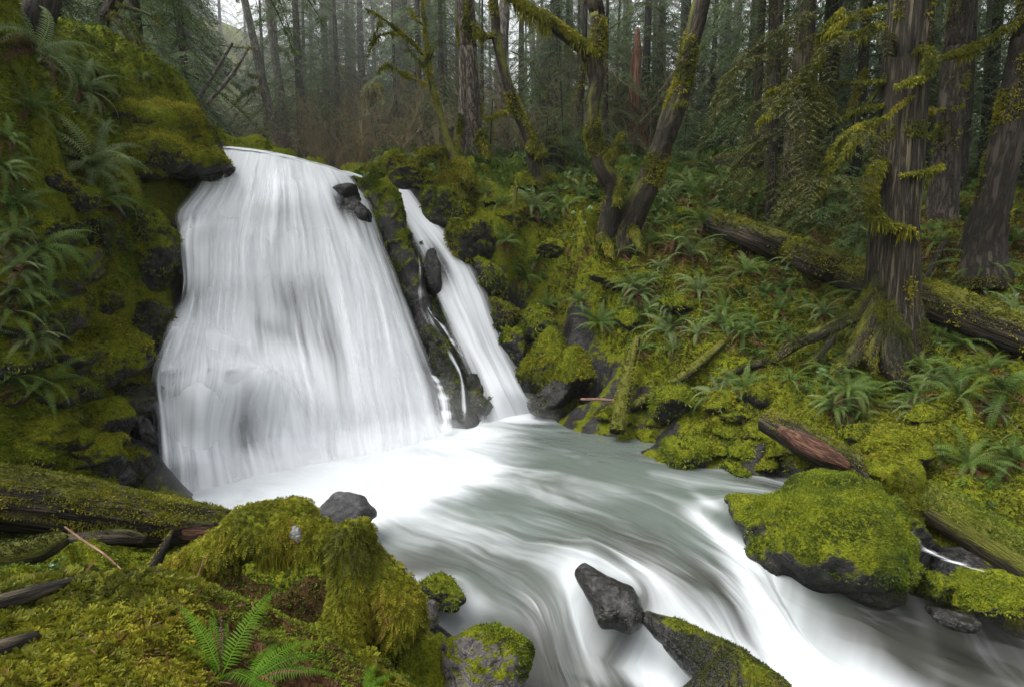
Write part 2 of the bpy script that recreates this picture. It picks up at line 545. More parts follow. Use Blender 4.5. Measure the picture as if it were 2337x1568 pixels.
def rock_mat(name, moss_lo, rockc=((0.007, 0.007, 0.0075), (0.022, 0.021, 0.020), (0.060, 0.058, 0.055)), mossc=((0.018, 0.024, 0.004), (0.085, 0.10, 0.007), (0.17, 0.175, 0.010)), rough=0.34, bump=0.9, ground=False, spec=0.16):
    """stone with moss on what faces up; attr moss raises or lowers it, attr wet makes stone bare and shiny"""
    t = NT(name)
    pos = t.n('NewGeometry', out='Position')
    nz = t.n('SeparateXYZ', {0: t.n('NewGeometry', out='Normal')}, out='Z')
    a = t.noise(pos, 2.3, 6, 0.62)
    b = t.noise(pos, 13.0, 5, 0.65)
    c = t.noise(pos, 48.0, 3, 0.65)
    vor = t.n('TexVoronoi', {'Vector': pos, 'Scale': 5.0}, feature='DISTANCE_TO_EDGE')
    crack = t.sstep(vor, 0.0, 0.05)
    rc = t.ramp(t.math('ADD', t.math('MULTIPLY', a, 0.5), t.math('MULTIPLY', b, 0.5)), [(0.38, rockc[0]), (0.52, rockc[1]), (0.66, rockc[2])])
    wet = t.attr('wet')
    mossa = t.attr('moss')
    ma = t.math('ADD', t.math('MULTIPLY', nz, 0.35), t.math('ADD', a, t.math('MULTIPLY', b, 0.35)))
    ma = t.math('ADD', ma, mossa)
    ma = t.math('SUBTRACT', ma, wet)
    mm = t.sstep(ma, moss_lo, moss_lo + 0.16)
    mc = t.ramp(t.math('ADD', t.math('MULTIPLY', c, 0.55), t.math('MULTIPLY', b, 0.45)), [(0.34, mossc[0]), (0.5, mossc[1]), (0.66, mossc[2])])
    if ground:
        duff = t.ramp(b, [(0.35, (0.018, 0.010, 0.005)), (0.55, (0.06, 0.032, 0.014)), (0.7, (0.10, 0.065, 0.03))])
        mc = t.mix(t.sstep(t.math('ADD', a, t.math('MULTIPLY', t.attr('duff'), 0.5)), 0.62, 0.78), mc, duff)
    col = t.mix(mm, rc, mc)
    h = t.math('ADD', t.math('MULTIPLY', b, 0.7), t.math('MULTIPLY', c, t.math('ADD', 0.30, t.math('MULTIPLY', mm, 0.5))))
    h = t.math('ADD', h, t.math('MULTIPLY', crack, 0.12))
    rg = t.math('ADD', rough, t.math('MULTIPLY', mm, 0.5))
    p = t.n('BsdfPrincipled', {'Base Color': col, 'Roughness': rg, 'Specular IOR Level': t.math('SUBTRACT', spec, t.math('MULTIPLY', mm, spec * 0.75)), 'Normal': t.bump(h, bump, 0.05)})
    return t.end(p)

M['ground'] = rock_mat('ground', 0.55, ground=True)
M['rock_moss'] = rock_mat('rock_moss', 0.70)
M['rock_wet'] = rock_mat('rock_wet', 1.02, ((0.003, 0.003, 0.003), (0.011, 0.0105, 0.010), (0.065, 0.064, 0.063)), rough=0.15, bump=1.0, spec=0.3)
M['rock_grey'] = rock_mat('rock_grey', 1.0, ((0.014, 0.014, 0.0145), (0.036, 0.036, 0.037), (0.08, 0.08, 0.08)), rough=0.5, bump=0.6)
M['rock_mixed'] = rock_mat('rock_mixed', 0.88, ((0.02, 0.018, 0.018), (0.10, 0.09, 0.09), (0.22, 0.20, 0.21)), rough=0.4)
M['lichen'] = rock_mat('lichen', 3.0, ((0.13, 0.13, 0.13), (0.23, 0.23, 0.23), (0.36, 0.36, 0.36)), rough=0.8)

def fall_mat(name, k=1.0, lo=0.0, hi=1.0):
    t = NT(name)
    uv = t.n('UVMap', out=0)
    w = t.noise(t.mapv(uv, (0.9, 0.5, 1)), 1.0, 2)
    off = t.n('CombineXYZ', {'X': t.math('MULTIPLY', t.math('SUBTRACT', w, 0.5), 0.25)})
    uvw = t.n('VectorMath', {0: uv, 1: off}, operation='ADD')
    n1 = t.noise(t.mapv(uvw, (4.2, 0.24, 1)), 1.0, 4, 0.5)
    n2 = t.noise(t.mapv(uvw, (13, 0.28, 1), (4, 2, 0)), 1.0, 2, 0.5)
    n3 = t.noise(t.mapv(uvw, (1.3, 0.6, 1), (9, 5, 0)), 1.0, 3)
    s = t.math('ADD', t.math('MULTIPLY', n1, 0.52), t.math('ADD', t.math('MULTIPLY', n2, 0.26), t.math('MULTIPLY', n3, 0.22)))
    s = t.math('MULTIPLY', t.math('SUBTRACT', s, 0.5), 3.2 * k)
    al = t.sstep(t.math('ADD', t.attr('thick'), s), lo, hi)
    nb = t.bump(t.math('ADD', n1, t.math('MULTIPLY', n2, 0.15)), 0.12, 0.06)
    d = t.n('BsdfDiffuse', {'Color': (0.72, 0.74, 0.77, 1), 'Normal': nb})
    tr = t.n('BsdfTranslucent', {'Color': (0.72, 0.74, 0.77, 1)})
    sh = t.mixs(0.25, d, tr)
    return t.end(t.mixs(al, t.n('BsdfTransparent'), sh))

M['fall'] = fall_mat('falling_water', 0.95, -0.15, 1.25)
M['veil'] = fall_mat('falling_water_veil', 1.5, 0.25, 1.4)

def pool_mat():
    t = NT('stream_water')
    uv = t.n('UVMap', out=0)
    w = t.noise(t.mapv(uv, (0.8, 0.5, 1)), 1.0, 3)
    w2 = t.noise(t.mapv(uv, (0.8, 0.5, 1), (7, 3, 1)), 1.0, 3)
    off = t.n('CombineXYZ', {'X': t.math('MULTIPLY', t.math('SUBTRACT', w, 0.5), 0.30), 'Y': t.math('MULTIPLY', t.math('SUBTRACT', w2, 0.5), 0.5)})
    uvw = t.n('VectorMath', {0: uv, 1: off}, operation='ADD')
    rp = t.attr('rapid')
    n1a = t.noise(t.mapv(uvw, (1.7, 0.75, 1)), 1.0, 4, 0.5, 0.6)
    n1b = t.noise(t.mapv(uvw, (3.6, 0.40, 1)), 1.0, 3, 0.5, 0.2)
    n1 = t.math('ADD', t.math('MULTIPLY', n1a, t.math('SUBTRACT', 1.0, rp)), t.math('MULTIPLY', n1b, rp))
    n2 = t.noise(t.mapv(uvw, (11, 0.6, 1), (4, 2, 0)), 1.0, 3, 0.5)
    n3 = t.noise(t.mapv(uvw, (0.9, 0.5, 1), (9, 5, 0)), 1.0, 4)
    s = t.math('ADD', t.math('MULTIPLY', n1, 0.60), t.math('ADD', t.math('MULTIPLY', n2, 0.06), t.math('MULTIPLY', n3, 0.32)))
    s = t.math('MULTIPLY', t.math('SUBTRACT', s, 0.5), 3.4)
    al = t.sstep(t.math('ADD', t.attr('foam'), s), -0.25, 1.35)
    deep = t.mix(t.sstep(t.math('ADD', n3, t.attr('shoal')), 0.45, 0.85), (0.085, 0.103, 0.093), (0.040, 0.040, 0.035))
    nb = t.bump(t.math('ADD', n1, t.math('MULTIPLY', n2, 0.12)), 0.35, 0.12)
    p = t.n('BsdfPrincipled', {'Base Color': deep, 'Roughness': 0.22, 'Specular IOR Level': 0.5, 'Normal': nb})
    d = t.n('BsdfDiffuse', {'Color': (0.55, 0.58, 0.60, 1), 'Normal': nb})
    sh = t.mixs(al, p, d)
    sh = t.mixs(t.sstep(t.attr('edge'), 0.0, 1.0), t.n('BsdfTransparent'), sh)
    return t.end(sh)
M['pool'] = pool_mat()

def vol_mat(name, density, aniso=0.0, col=(0.9, 0.93, 0.95)):
    t = NT(name)
    v = t.n('VolumePrincipled', {'Color': (*col, 1), 'Density': density, 'Anisotropy': aniso})
    return t.end(None, v)

# ------------------------------------------------------------------ the falls and the stream, measured
FALL = [  # seven flow lines of the main fall, lip to foot
    [(497, 333), (450, 428), (404, 490), (416, 560), (424, 650), (393, 740), (347, 858), (358, 960), (366, 1140)],
    [(540, 338), (508, 425), (472, 500), (470, 600), (465, 700), (452, 775), (438, 850), (430, 970), (450, 1120)],
    [(595, 345), (575, 425), (552, 520), (546, 620), (542, 720), (552, 800), (560, 838), (536, 950), (560, 1095)],
    [(645, 356), (642, 430), (640, 520), (650, 640), (660, 740), (672, 830), (690, 905), (695, 990), (705, 1062)],
    [(695, 368), (712, 440), (732, 520), (755, 640), (775, 740), (790, 835), (803, 920), (812, 990), (822, 1042)],
    [(748, 383), (780, 442), (812, 520), (848, 640), (874, 740), (890, 830), (903, 915), (912, 975), (918, 1020)],
    [(800, 402), (838, 455), (868, 530), (908, 640), (945, 740), (978, 830), (1002, 905), (1016, 960), (1026, 992)],
]
DL = [11.5, 10.6, 10.05, 9.75, 9.5, 8.9, 8.2, 7.85]
DR = [13.3, 12.9, 12.5, 12.0, 11.6, 11.2, 10.85, 10.6]
def lerp_rows(G, n_rows, n_cols):
    """G (cols, rows, k) -> (n_rows, n_cols, k), smooth"""
    A = np.stack([spline_k(g, n_rows) for g in G])          # cols, n_rows, k
    B = np.stack([spline_k(A[:, r], n_cols) for r in range(n_rows)])
    return B
def spline_k(P, n):
    P = np.asarray(P, float)
    Q = np.concatenate([[2 * P[0] - P[1]], P, [2 * P[-1] - P[-2]]])
    s = np.linspace(0, len(P) - 1, n)
    k = np.clip(s.astype(int), 0, len(P) - 2)
    t = (s - k)[:, None]
    a, b, c, d = Q[k], Q[k + 1], Q[k + 2], Q[k + 3]
    return 0.5 * ((2 * b) + (-a + c) * t + (2 * a - 5 * b + 4 * c - d) * t ** 2 + (-a + 3 * b - 3 * c + d) * t ** 3)

main_px = np.array(FALL, float)                               # 7 x 9 x 2
main_d = np.zeros((7, 9))
for j in range(7):
    q = j / 6
    for r in range(8):
        main_d[j, r] = DL[r] * (1 - q) + DR[r] * q - 0.55 * math.sin(math.pi * q) * (0.3 + 0.7 * math.sin(math.pi * (r + 0.5) / 8))
    main_d[j, 8] = flat(*FALL[j][8], -0.05)[1]
main_w = np.array([[at(*FALL[j][r], main_d[j, r]) for r in range(9)] for j in range(7)])

RIGHT = [
    [(888, 434), (906, 482), (926, 527), (944, 587), (974, 657), (1006, 727), (1044, 802), (1082, 882), (1104, 972)],
    [(905, 432), (930, 485), (965, 535), (1000, 590), (1030, 660), (1062, 735), (1098, 815), (1135, 890), (1165, 955)],
    [(918, 433), (952, 488), (996, 540), (1040, 600), (1072, 675), (1103, 755), (1135, 830), (1168, 895), (1195, 948)],
    [(938, 434), (983, 490), (1032, 544), (1078, 608), (1116, 683), (1150, 763), (1182, 836), (1216, 900), (1252, 940)],
]
RD = [14.0, 13.65, 13.3, 12.95, 12.55, 12.25, 11.95, 11.65]
right_d = np.zeros((4, 9))
for j in range(4):
    for r in range(8):
        right_d[j, r] = RD[r] + 0.10 * j - 0.15 * math.sin(math.pi * j / 3)
    right_d[j, 8] = flat(*RIGHT[j][8], -0.05)[1]
right_w = np.array([[at(*RIGHT[j][r], right_d[j, r]) for r in range(9)] for j in range(4)])

# the stream below, from the foot of the falls to the rapids: (left bank, right bank, level)
RIV = [((320, 1120), (1215, 905), 0.02), ((520, 1165), (1360, 945), 0.0), ((690, 1185), (1500, 1010), 0.0), ((830, 1210), (1640, 1078), -0.02),
       ((880, 1290), (1800, 1085), -0.05), ((960, 1370), (1800, 1190), -0.10), ((1060, 1440), (1900, 1290), -0.24), ((1150, 1530), (2060, 1370), -0.48),
       ((1190, 1680), (2260, 1410), -0.72), ((1230, 1900), (2500, 1440), -0.92), ((1300, 2250), (2800, 1480), -1.1)]
riv_L = np.array([flat(*a, z) for a, b, z in RIV])
riv_R = np.array([flat(*b, z) for a, b, z in RIV])
NU, NV = 240, 340
eL, eR = spline(riv_L, NV), spline(riv_R, NV)
_o = norm((eL - eR) * np.array([1, 1, 0]))
eL, eR = eL + _o * 0.35, eR - _o * 0.3                    # the water runs on a little way under the banks
uu = np.linspace(0, 1, NU)
riv = eL[:, None, :] * (1 - uu)[None, :, None] + eR[:, None, :] * uu[None, :, None]
def gauss(P, c, sx, sy=None, rot=0):
    dx, dy = P[..., 0] - c[0], P[..., 1] - c[1]
    a, b = math.cos(rot), math.sin(rot)
    x, y = dx * a + dy * b, -dx * b + dy * a
    return np.exp(-(x / sx) ** 2 - (y / (sy or sx)) ** 2)
def wpt(X, Y, z=0.0):
    return flat(X, Y, z)
# swells where the stream rides over stones, holes behind them
for X, Y, z, amp, sx, sy in [(1300, 1290, -.1, .10, .45, .25), (1360, 1270, -.1, .10, .3, .2), (1500, 1330, -.15, .07, .5, .3), (1690, 1180, -.1, .05, .3, .6),
                             (1450, 1490, -.5, -.10, .35, .3), (1830, 1470, -.5, .10, .35, .25), (1650, 1500, -.6, -.12, .35, .25), (1620, 1430, -.5, .10, .3, .2),
                             (1290, 1530, -.5, -.07, .3, .3), (1000, 1250, 0, .04, .3, .3), (2040, 1470, -.6, .07, .4, .2)]:
    c = wpt(X, Y, z)
    riv[..., 2] += amp * gauss(riv, c, sx, sy, math.radians(-50))
rv = riv.reshape(-1, 3)
sv = np.linspace(0, 1, NV)[:, None] * np.ones((1, NU))
rough_amp = (0.012 + 0.05 * np.clip((sv - 0.35) / 0.4, 0, 1)).ravel()
un = np.concatenate([[0], np.cumsum(np.linalg.norm(np.diff((eL + eR) / 2, axis=0), axis=1))])
wid = np.linalg.norm(eR - eL, axis=1)
UVr = np.stack([(uu[None, :] - 0.5) * wid[:, None], np.repeat(un[:, None], NU, 1)], -1).reshape(-1, 2)
rv[:, 2] += rough_amp * fbm(np.stack([UVr[:, 0] * 2.2, UVr[:, 1] * 0.7, UVr[:, 0] * 0], 1), 3, 5)

# ------------------------------------------------------------------ the ground: surveyed spots, then a smooth sheet through them
spots = []
for j in range(7):
    for r in range(9):
        X, Y = FALL[j][r]
        spots.append(at(X, Y, main_d[j, r] + (0.44 if r < 8 else 0.5)))
for j in range(4):
    for r in range(9):
        X, Y = RIGHT[j][r]
        spots.append(at(X, Y, right_d[j, r] + 0.28))
for r in range(len(RIV)):
    for q in (0.04, 0.2, 0.4, 0.6, 0.8, 0.96):
        p = riv_L[r] * (1 - q) + riv_R[r] * q
        spots.append(p - np.array([0, 0, 0.16 + 0.75 * q * (1 - q)]))
BANK = """495 338 11.4;450 268 11.2;400 250 11.0;300 236 10.2;235 235 9.5;200 300 9.0;525 388 10.7;500 388 11.3;430 440 10.25;340 400 9.3;250 380 8.6;150 380 7.6;50 350 6.7;0 300 6.3
100 200 7.4;0 150 6.9;-150 200 6.2;-150 600 5.6;-150 1000 5.0;400 520 10.0;400 620 9.75;385 690 9.6;300 550 8.95;300 650 8.75;200 600 7.9;100 560 7.0;0 560 6.3;368 750 9.05;355 815 8.6;250 740 8.3;250 850 7.7
330 870 8.15;330 935 7.9;335 1010 7.6;300 1000 7.3;200 900 7.2;100 800 6.7;0 750 6.0;200 1040 6.9;100 950 6.4;0 950 5.7;0 1060 5.5;262 1090 7.2;300 1140 6.85
100 1130 5.9;400 1185 6.2;520 1215 5.9;0 1300 3.9;200 1250 4.8;0 1220 4.5;330 1270 5.2;450 1300 4.9;200 1310 3.35;400 1390 3.1;300 1568 2.35;0 1400 2.85;0 1568 2.25;450 1340 3.5;560 1420 4.7;700 1450 4.6;620 1350 5.0;700 1300 5.2;820 1260 5.4
600 1568 2.9;800 1568 3.2;900 1568 3.7;1000 1500 4.3;920 1400 4.7;960 1600 3.9
1250 800 12.2;1180 800 12.2;1150 740 12.45;1120 660 12.75;1090 580 13.1;1040 520 13.5;1000 480 13.75;955 430 14.2;1150 560 13.2;1120 470 14.0;1050 420 14.6;1000 390 15.2;900 415 15.0
830 430 13.0;872 440 13.3;880 500 12.75;905 560 12.5;945 640 12.1;960 600 12.6;985 700 12.0;1000 750 11.8;1020 820 11.45;1050 880 11.2;1045 930 10.95;1060 955 10.8
1300 620 13.1;1300 720 12.5;1390 560 13.3;1300 860 11.9;1400 850 11.4;1400 700 12.3;1500 620 12.6;1500 750 11.6;1500 850 10.8;1450 930 10.4;1340 925 11.3
1600 700 11.5;1600 800 10.6;1600 900 9.8;1550 960 9.6;1650 1000 9.0;1750 1040 8.4;1480 1015 9.5;1600 1060 8.85;1750 900 9.3;1750 780 10.5;1750 650 12;1900 860 9.3;1900 950 8.6;1900 1050 7.9
2030 800 9.9;2030 900 9.0;2050 1000 8.2;2200 750 9.7;2200 880 8.8;2200 1000 8.0;2250 1100 7.3;2337 900 8.4;2337 1150 6.9;2337 1280 6.2;2250 1330 6.0;2150 1250 6.6;2337 1450 5.5
2500 800 9.2;2500 1100 7.4;2600 1400 6.2
1200 420 15.5;1200 470 14.6;1300 450 14.6;1390 500 13.8;1300 540 13.5;1500 430 16;1500 520 14;1600 450 15.5;1650 520 14;1640 600 12.9;1750 480 15;1850 560 13;2000 620 11.5;1950 480 14.5;2150 500 13;2240 580 11;2337 600 10.6;2337 450 13
1080 365 17;1250 370 18;1450 360 20;1700 360 21;1900 400 19;2150 400 18;2337 380 17;2600 500 13;870 370 19;930 360 18"""
for row in BANK.replace('\n', ';').split(';'):
    X, Y, d = map(float, row.split())
    spots.append(at(X, Y, d))
for p in [(-6.5, 16, 4.95), (-7, 20, 5.3), (-8, 26, 6.0), (-4, 15, 4.9), (-2.5, 15.5, 4.75), (-3, 20, 5.5), (-9, 14.5, 4.9), (-12, 12, 6.0), (-12, 16, 7.0), (-14, 22, 9), (-5, 26, 6.3),
          (0, 26, 7.3), (8, 27, 7.6), (16, 27, 7.8), (25, 27, 8), (-20, 30, 12), (0, 40, 9.5), (20, 40, 9.5), (-15, 40, 13), (-40, 40, 22), (40, 40, 10), (0, 75, 20), (-40, 75, 34), (40, 75, 18), (70, 30, 10), (-60, 20, 22),
          (-14, 5, 8), (-20, 8, 11), (-9, 1, 4), (-9, -4, 5), (-30, -10, 12), (0, 0, 1.25), (-2.2, 0.6, 1.7), (1.6, 1.6, -0.6), (-1, -3, 1.6), (3, -2, -1.3), (4, 2, -1.6), (7, 2, -1.5), (10, 3.5, -0.2), (14, 5, 1.6), (13, 9, 3.0),
          (20, 8, 4.5), (20, 16, 6), (30, 0, 4), (8, -6, -1.5), (0, -12, 2), (20, -12, 1), (60, 0, 8), (60, -14, 8), (-60, -14, 20)]:
    spots.append(np.array(p, float))
spots = np.array(spots)
# drop surveyed spots that crowd each other on the plan
keep = []
for k in range(len(spots)):
    if all((spots[k, 0] - spots[m, 0]) ** 2 + (spots[k, 1] - spots[m, 1]) ** 2 > 0.16 ** 2 for m in keep):
        keep.append(k)
spots = spots[keep]
CQ = 0.12
def kern(A, B):
    return -np.sqrt(((A[:, None, :2] - B[None, :, :2]) ** 2).sum(-1) + CQ)
nS = len(spots)
K = kern(spots, spots) + np.eye(nS) * 0.02
Pm = np.concatenate([np.ones((nS, 1)), spots[:, :2]], 1)
A_ = np.block([[K, Pm], [Pm.T, np.zeros((3, 3))]])
sol = np.linalg.solve(A_, np.concatenate([spots[:, 2], np.zeros(3)]))
river_pts = riv.reshape(NV, NU, 3)[::12, ::12].reshape(-1, 3)
fall_pts = np.concatenate([lerp_rows(main_w, 26, 22).reshape(-1, 3), lerp_rows(right_w, 26, 5).reshape(-1, 3)])
def base_z(P):
    P = np.asarray(P, float)[:, :2]
    out = np.zeros(len(P))
    for a in range(0, len(P), 20000):
        q = P[a:a + 20000]
        out[a:a + 20000] = kern(q, spots) @ sol[:nS] + sol[nS] + q @ sol[nS + 1:]
    return out
def near(P, Q):
    P = np.asarray(P, float)[:, :2]
    out = np.zeros(len(P))
    for a in range(0, len(P), 8000):
        out[a:a + 8000] = np.sqrt(((P[a:a + 8000, None] - Q[None, :, :2]) ** 2).sum(-1).min(1))
    return out
def gz(P):
    P = np.atleast_2d(np.asarray(P, float))
    z = base_z(P)
    dr = np.clip(near(P, river_pts) / 0.5, 0, 1)
    df = np.clip(near(P, fall_pts) / 0.7, 0.15, 1)
    q = np.stack([P[:, 0], P[:, 1], z], 1)
    f1, f2 = worley(q * np.array([1.5, 1.5, 1.3]) + 0.4 * fbm(q * 1.2, 2, 31)[:, None], 11)
    lump = 0.20 * (0.45 - f1) + 0.16 * fbm(q * 0.9, 3, 3) + 0.05 * fbm(q * 5, 3, 8)
    lump = lump + 0.22 * crag(q * np.array([1.5, 1.5, 1.2]) + 0.25 * fbm(q * 2, 2, 41)[:, None], 51) + 0.10 * crag(q * 3.6, 61)
    near_cam = np.clip((np.hypot(P[:, 0], P[:, 1]) - 2.0) / 4, 0.15, 1)
    return z + lump * (0.15 + 0.85 * dr) * df * near_cam

def axis(lo, hi, a, b, h, g=1.16):
    c = list(np.arange(a, b, h))
    s, x = h, a
    L = []
    while x > lo:
        s *= g
        x -= s
        L.append(x)
    s, x = h, c[-1]
    R = []
    while x < hi:
        s *= g
        x += s
        R.append(x)
    return np.array(L[::-1] + c + R)
gx = axis(-75, 75, -9.0, 11.0, 0.075)
gy = axis(-20, 110, 1.2, 17.5, 0.075)
GX, GY = np.meshgrid(gx, gy)
gp = np.stack([GX.ravel(), GY.ravel()], 1)
gzv = gz(gp)
GV = np.concatenate([gp, gzv[:, None]], 1)
nx, ny = len(gx), len(gy)
i = np.arange(nx - 1)[None, :] + np.arange(ny - 1)[:, None] * nx
GQ = np.stack([i, i + 1, i + nx + 1, i + nx], -1).reshape(-1, 4)
d_riv, d_fall = near(gp, river_pts), near(gp, fall_pts)
wet = 0.85 * np.clip(1 - d_fall / 0.45, 0, 1) + 0.6 * np.clip(1 - d_riv / 0.5, 0, 1)
inland = np.clip((d_riv - 2.5) / 3, 0, 1)
duff = np.clip((gp[:, 0] - 1) / 4, 0, 1) * np.clip((gzv - 1.5) / 2, 0, 1) * 0.6
_v = GV - CAM
_z = np.maximum(_v @ np.array([0, math.cos(PITCH), -math.sin(PITCH)]), 0.05)
_X, _Y = CX + F * _v[:, 0] / _z, CY - F * (_v @ np.array([0, math.sin(PITCH), math.cos(PITCH)])) / _z
_cave_shade = gauss(GV, at(1300, 625, 13.0), 1.25, 0.75, 0.1)  # dark overhang of the bank, its shade put into the ground colour
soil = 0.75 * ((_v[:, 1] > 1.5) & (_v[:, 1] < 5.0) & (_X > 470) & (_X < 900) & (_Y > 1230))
build('ground', GV, GQ, M['ground'], attrs={'wet': wet, 'moss': 0.26 * np.clip(-(gp[:, 0] + 2) / 3, 0, 1) + 0.08 + soil * 0.5, 'duff': duff + soil * 2.0 + 0.2 * _cave_shade})['kind'] = 'structure'  # duff also carries the painted shade of the overhang
GZ = gzv.reshape(ny, nx)
def gq(x, y):
    """height of the finished sheet"""
    x, y = np.atleast_1d(x), np.atleast_1d(y)
    a = np.clip(np.searchsorted(gx, x) - 1, 0, nx - 2)
    b = np.clip(np.searchsorted(gy, y) - 1, 0, ny - 2)
    tx = np.clip((x - gx[a]) / (gx[a + 1] - gx[a]), 0, 1)
    ty = np.clip((y - gy[b]) / (gy[b + 1] - gy[b]), 0, 1)
    return (GZ[b, a] * (1 - tx) + GZ[b, a + 1] * tx) * (1 - ty) + (GZ[b + 1, a] * (1 - tx) + GZ[b + 1, a + 1] * tx) * ty
def on(X, Y, d0=1.5, d1=45):
    """where the sight line through a measured spot meets the ground"""
    r = ray(X, Y)
    s = np.linspace(d0, d1, 2500) / r[1]
    P = CAM + r * s[:, None]
    below = P[:, 2] < gq(P[:, 0], P[:, 1])
    k = int(np.argmax(below)) if below.any() else len(s) - 1
    return P[k]
def slope_n(p):
    e = 0.15
    zx = (gq(p[0] + e, p[1]) - gq(p[0] - e, p[1]))[0] / (2 * e)
    zy = (gq(p[0], p[1] + e) - gq(p[0], p[1] - e))[0] / (2 * e)
    return norm(np.array([-zx, -zy, 1.0]))

# ------------------------------------------------------------------ water
def sheet(G, D, nr, nc, name, mat, thick, kind='structure', push=0.0, swell=()):
    """a fall laid through its flow lines"""
    PX = np.concatenate([G, D[..., None]], -1)
    B = lerp_rows(PX, nr, nc)                                   # nr, nc, (X, Y, d)
    ex = (np.linspace(-0.035, 1.03, nc) - np.linspace(0, 1, nc))[None, :, None]
    B = B + ex * np.gradient(B, axis=1) * (nc - 1) * np.array([1, 1, 0.6])
    d = B[..., 2] - push
    for X, Y, sx, sy, amp in swell:
        d = d - amp * np.exp(-((B[..., 0] - X) / sx) ** 2 - ((B[..., 1] - Y) / sy) ** 2)
    dx, dy = (B[..., 0] - CX) / F, (CY - B[..., 1]) / F
    R = np.stack([dx, math.cos(PITCH) + dy * math.sin(PITCH), -math.sin(PITCH) + dy * math.cos(PITCH)], -1)
    P = CAM + R * (d / R[..., 1])[..., None]
    u = np.concatenate([np.zeros((nr, 1)), np.cumsum(np.linalg.norm(np.diff(P, axis=1), axis=2), 1)], 1)
    v = np.concatenate([np.zeros((1, nc)), np.cumsum(np.linalg.norm(np.diff(P, axis=0), axis=2), 0)], 0)
    um = np.linspace(0, 1, nc)[None, :] * u[:, -1].mean() + 0 * u
    uv = np.stack([um, v], -1).reshape(-1, 2)
    P = P.reshape(-1, 3)
    P[:, 1] -= 0.05 * fbm(np.stack([uv[:, 0] * 3.5, uv[:, 1] * 0.5, uv[:, 0] * 0], 1), 3, 2)
    T = thick(B[..., 0], B[..., 1], np.linspace(0, 1, nc)[None, :] + 0 * u, np.linspace(0, 1, nr)[:, None] + 0 * u).ravel()
    i = np.arange(nc - 1)[None, :] + np.arange(nr - 1)[:, None] * nc
    Q = np.stack([i, i + nc, i + nc + 1, i + 1], -1).reshape(-1, 4)
    return P, Q, {'thick': T}, uv

def g2(X, Y, cx, cy, sx, sy, rot=0.0):
    a, b = math.cos(rot), math.sin(rot)
    x, y = (X - cx) * a + (Y - cy) * b, -(X - cx) * b + (Y - cy) * a
    return np.exp(-(x / sx) ** 2 - (y / sy) ** 2)

def thick_main(X, Y, s, t):
    T = 1.18 + 0 * X
    T -= 0.52 * g2(X, Y, 655, 650, 85, 170, -0.15) + 0.40 * g2(X, Y, 750, 790, 55, 150, -0.3) + 0.2 * g2(X, Y, 450, 620, 40, 120)
    T -= 0.7 * g2(X, Y, 556, 970, 55, 110) + 0.4 * g2(X, Y, 610, 1060, 50, 50)
    T -= 1.2 * g2(X, Y, 785, 462, 26, 42, -0.5) + 0.5 * g2(X, Y, 830, 520, 22, 60, -0.5)
    T -= 0.6 * g2(X, Y, 440, 522, 26, 22) + 0.35 * g2(X, Y, 620, 750, 60, 25, 0.4)
    T -= 0.35 * g2(X, Y, 440, 640, 30, 90)
    T += 0.5 * g2(X, Y, 555, 838, 110, 20) + 0.4 * g2(X, Y, 440, 745, 60, 14) + 0.5 * g2(X, Y, 600, 1120, 400, 60)
    T -= 1.5 * np.clip(1 - s / 0.09, 0, 1) + 1.5 * np.clip(1 - (1 - s) / 0.10, 0, 1)
    return T
SW = [(560, 870, 120, 75, 0.26), (420, 880, 70, 55, 0.2), (430, 765, 70, 50, 0.2), (445, 505, 60, 40, 0.18), (640, 450, 150, 50, 0.2), (420, 1050, 50, 40, 0.2), (560, 990, 50, 60, -0.12)]
P, Q, A, uv = sheet(main_px, main_d, 300, 220, 'w', None, thick_main, swell=SW)
wf = build('waterfall', P, Q, M['fall'], attrs=A, uv=uv)
tag(wf, 'broad white main waterfall fanning down the rock face', 'waterfall', kind='structure')
def thick_veil(X, Y, s, t):
    return 0.62 - 0.5 * g2(X, Y, 655, 640, 75, 130) - 0.8 * g2(X, Y, 548, 975, 40, 95) - 1.0 * g2(X, Y, 790, 470, 60, 70) - 1.5 * np.clip(1 - s / 0.06, 0, 1) - 1.5 * np.clip(1 - (1 - s) / 0.08, 0, 1) - 1.0 * np.clip(1 - t / 0.1, 0, 1) + 0.35 * np.clip((t - 0.7) / 0.3, 0, 1)
P, Q, A, uv = sheet(main_px, main_d, 200, 160, 'w', None, thick_veil, push=0.16, swell=SW)
uv = uv + np.array([13.0, 5.0])
build('water_veil', P, Q, M['veil'], wf, attrs=A, uv=uv)
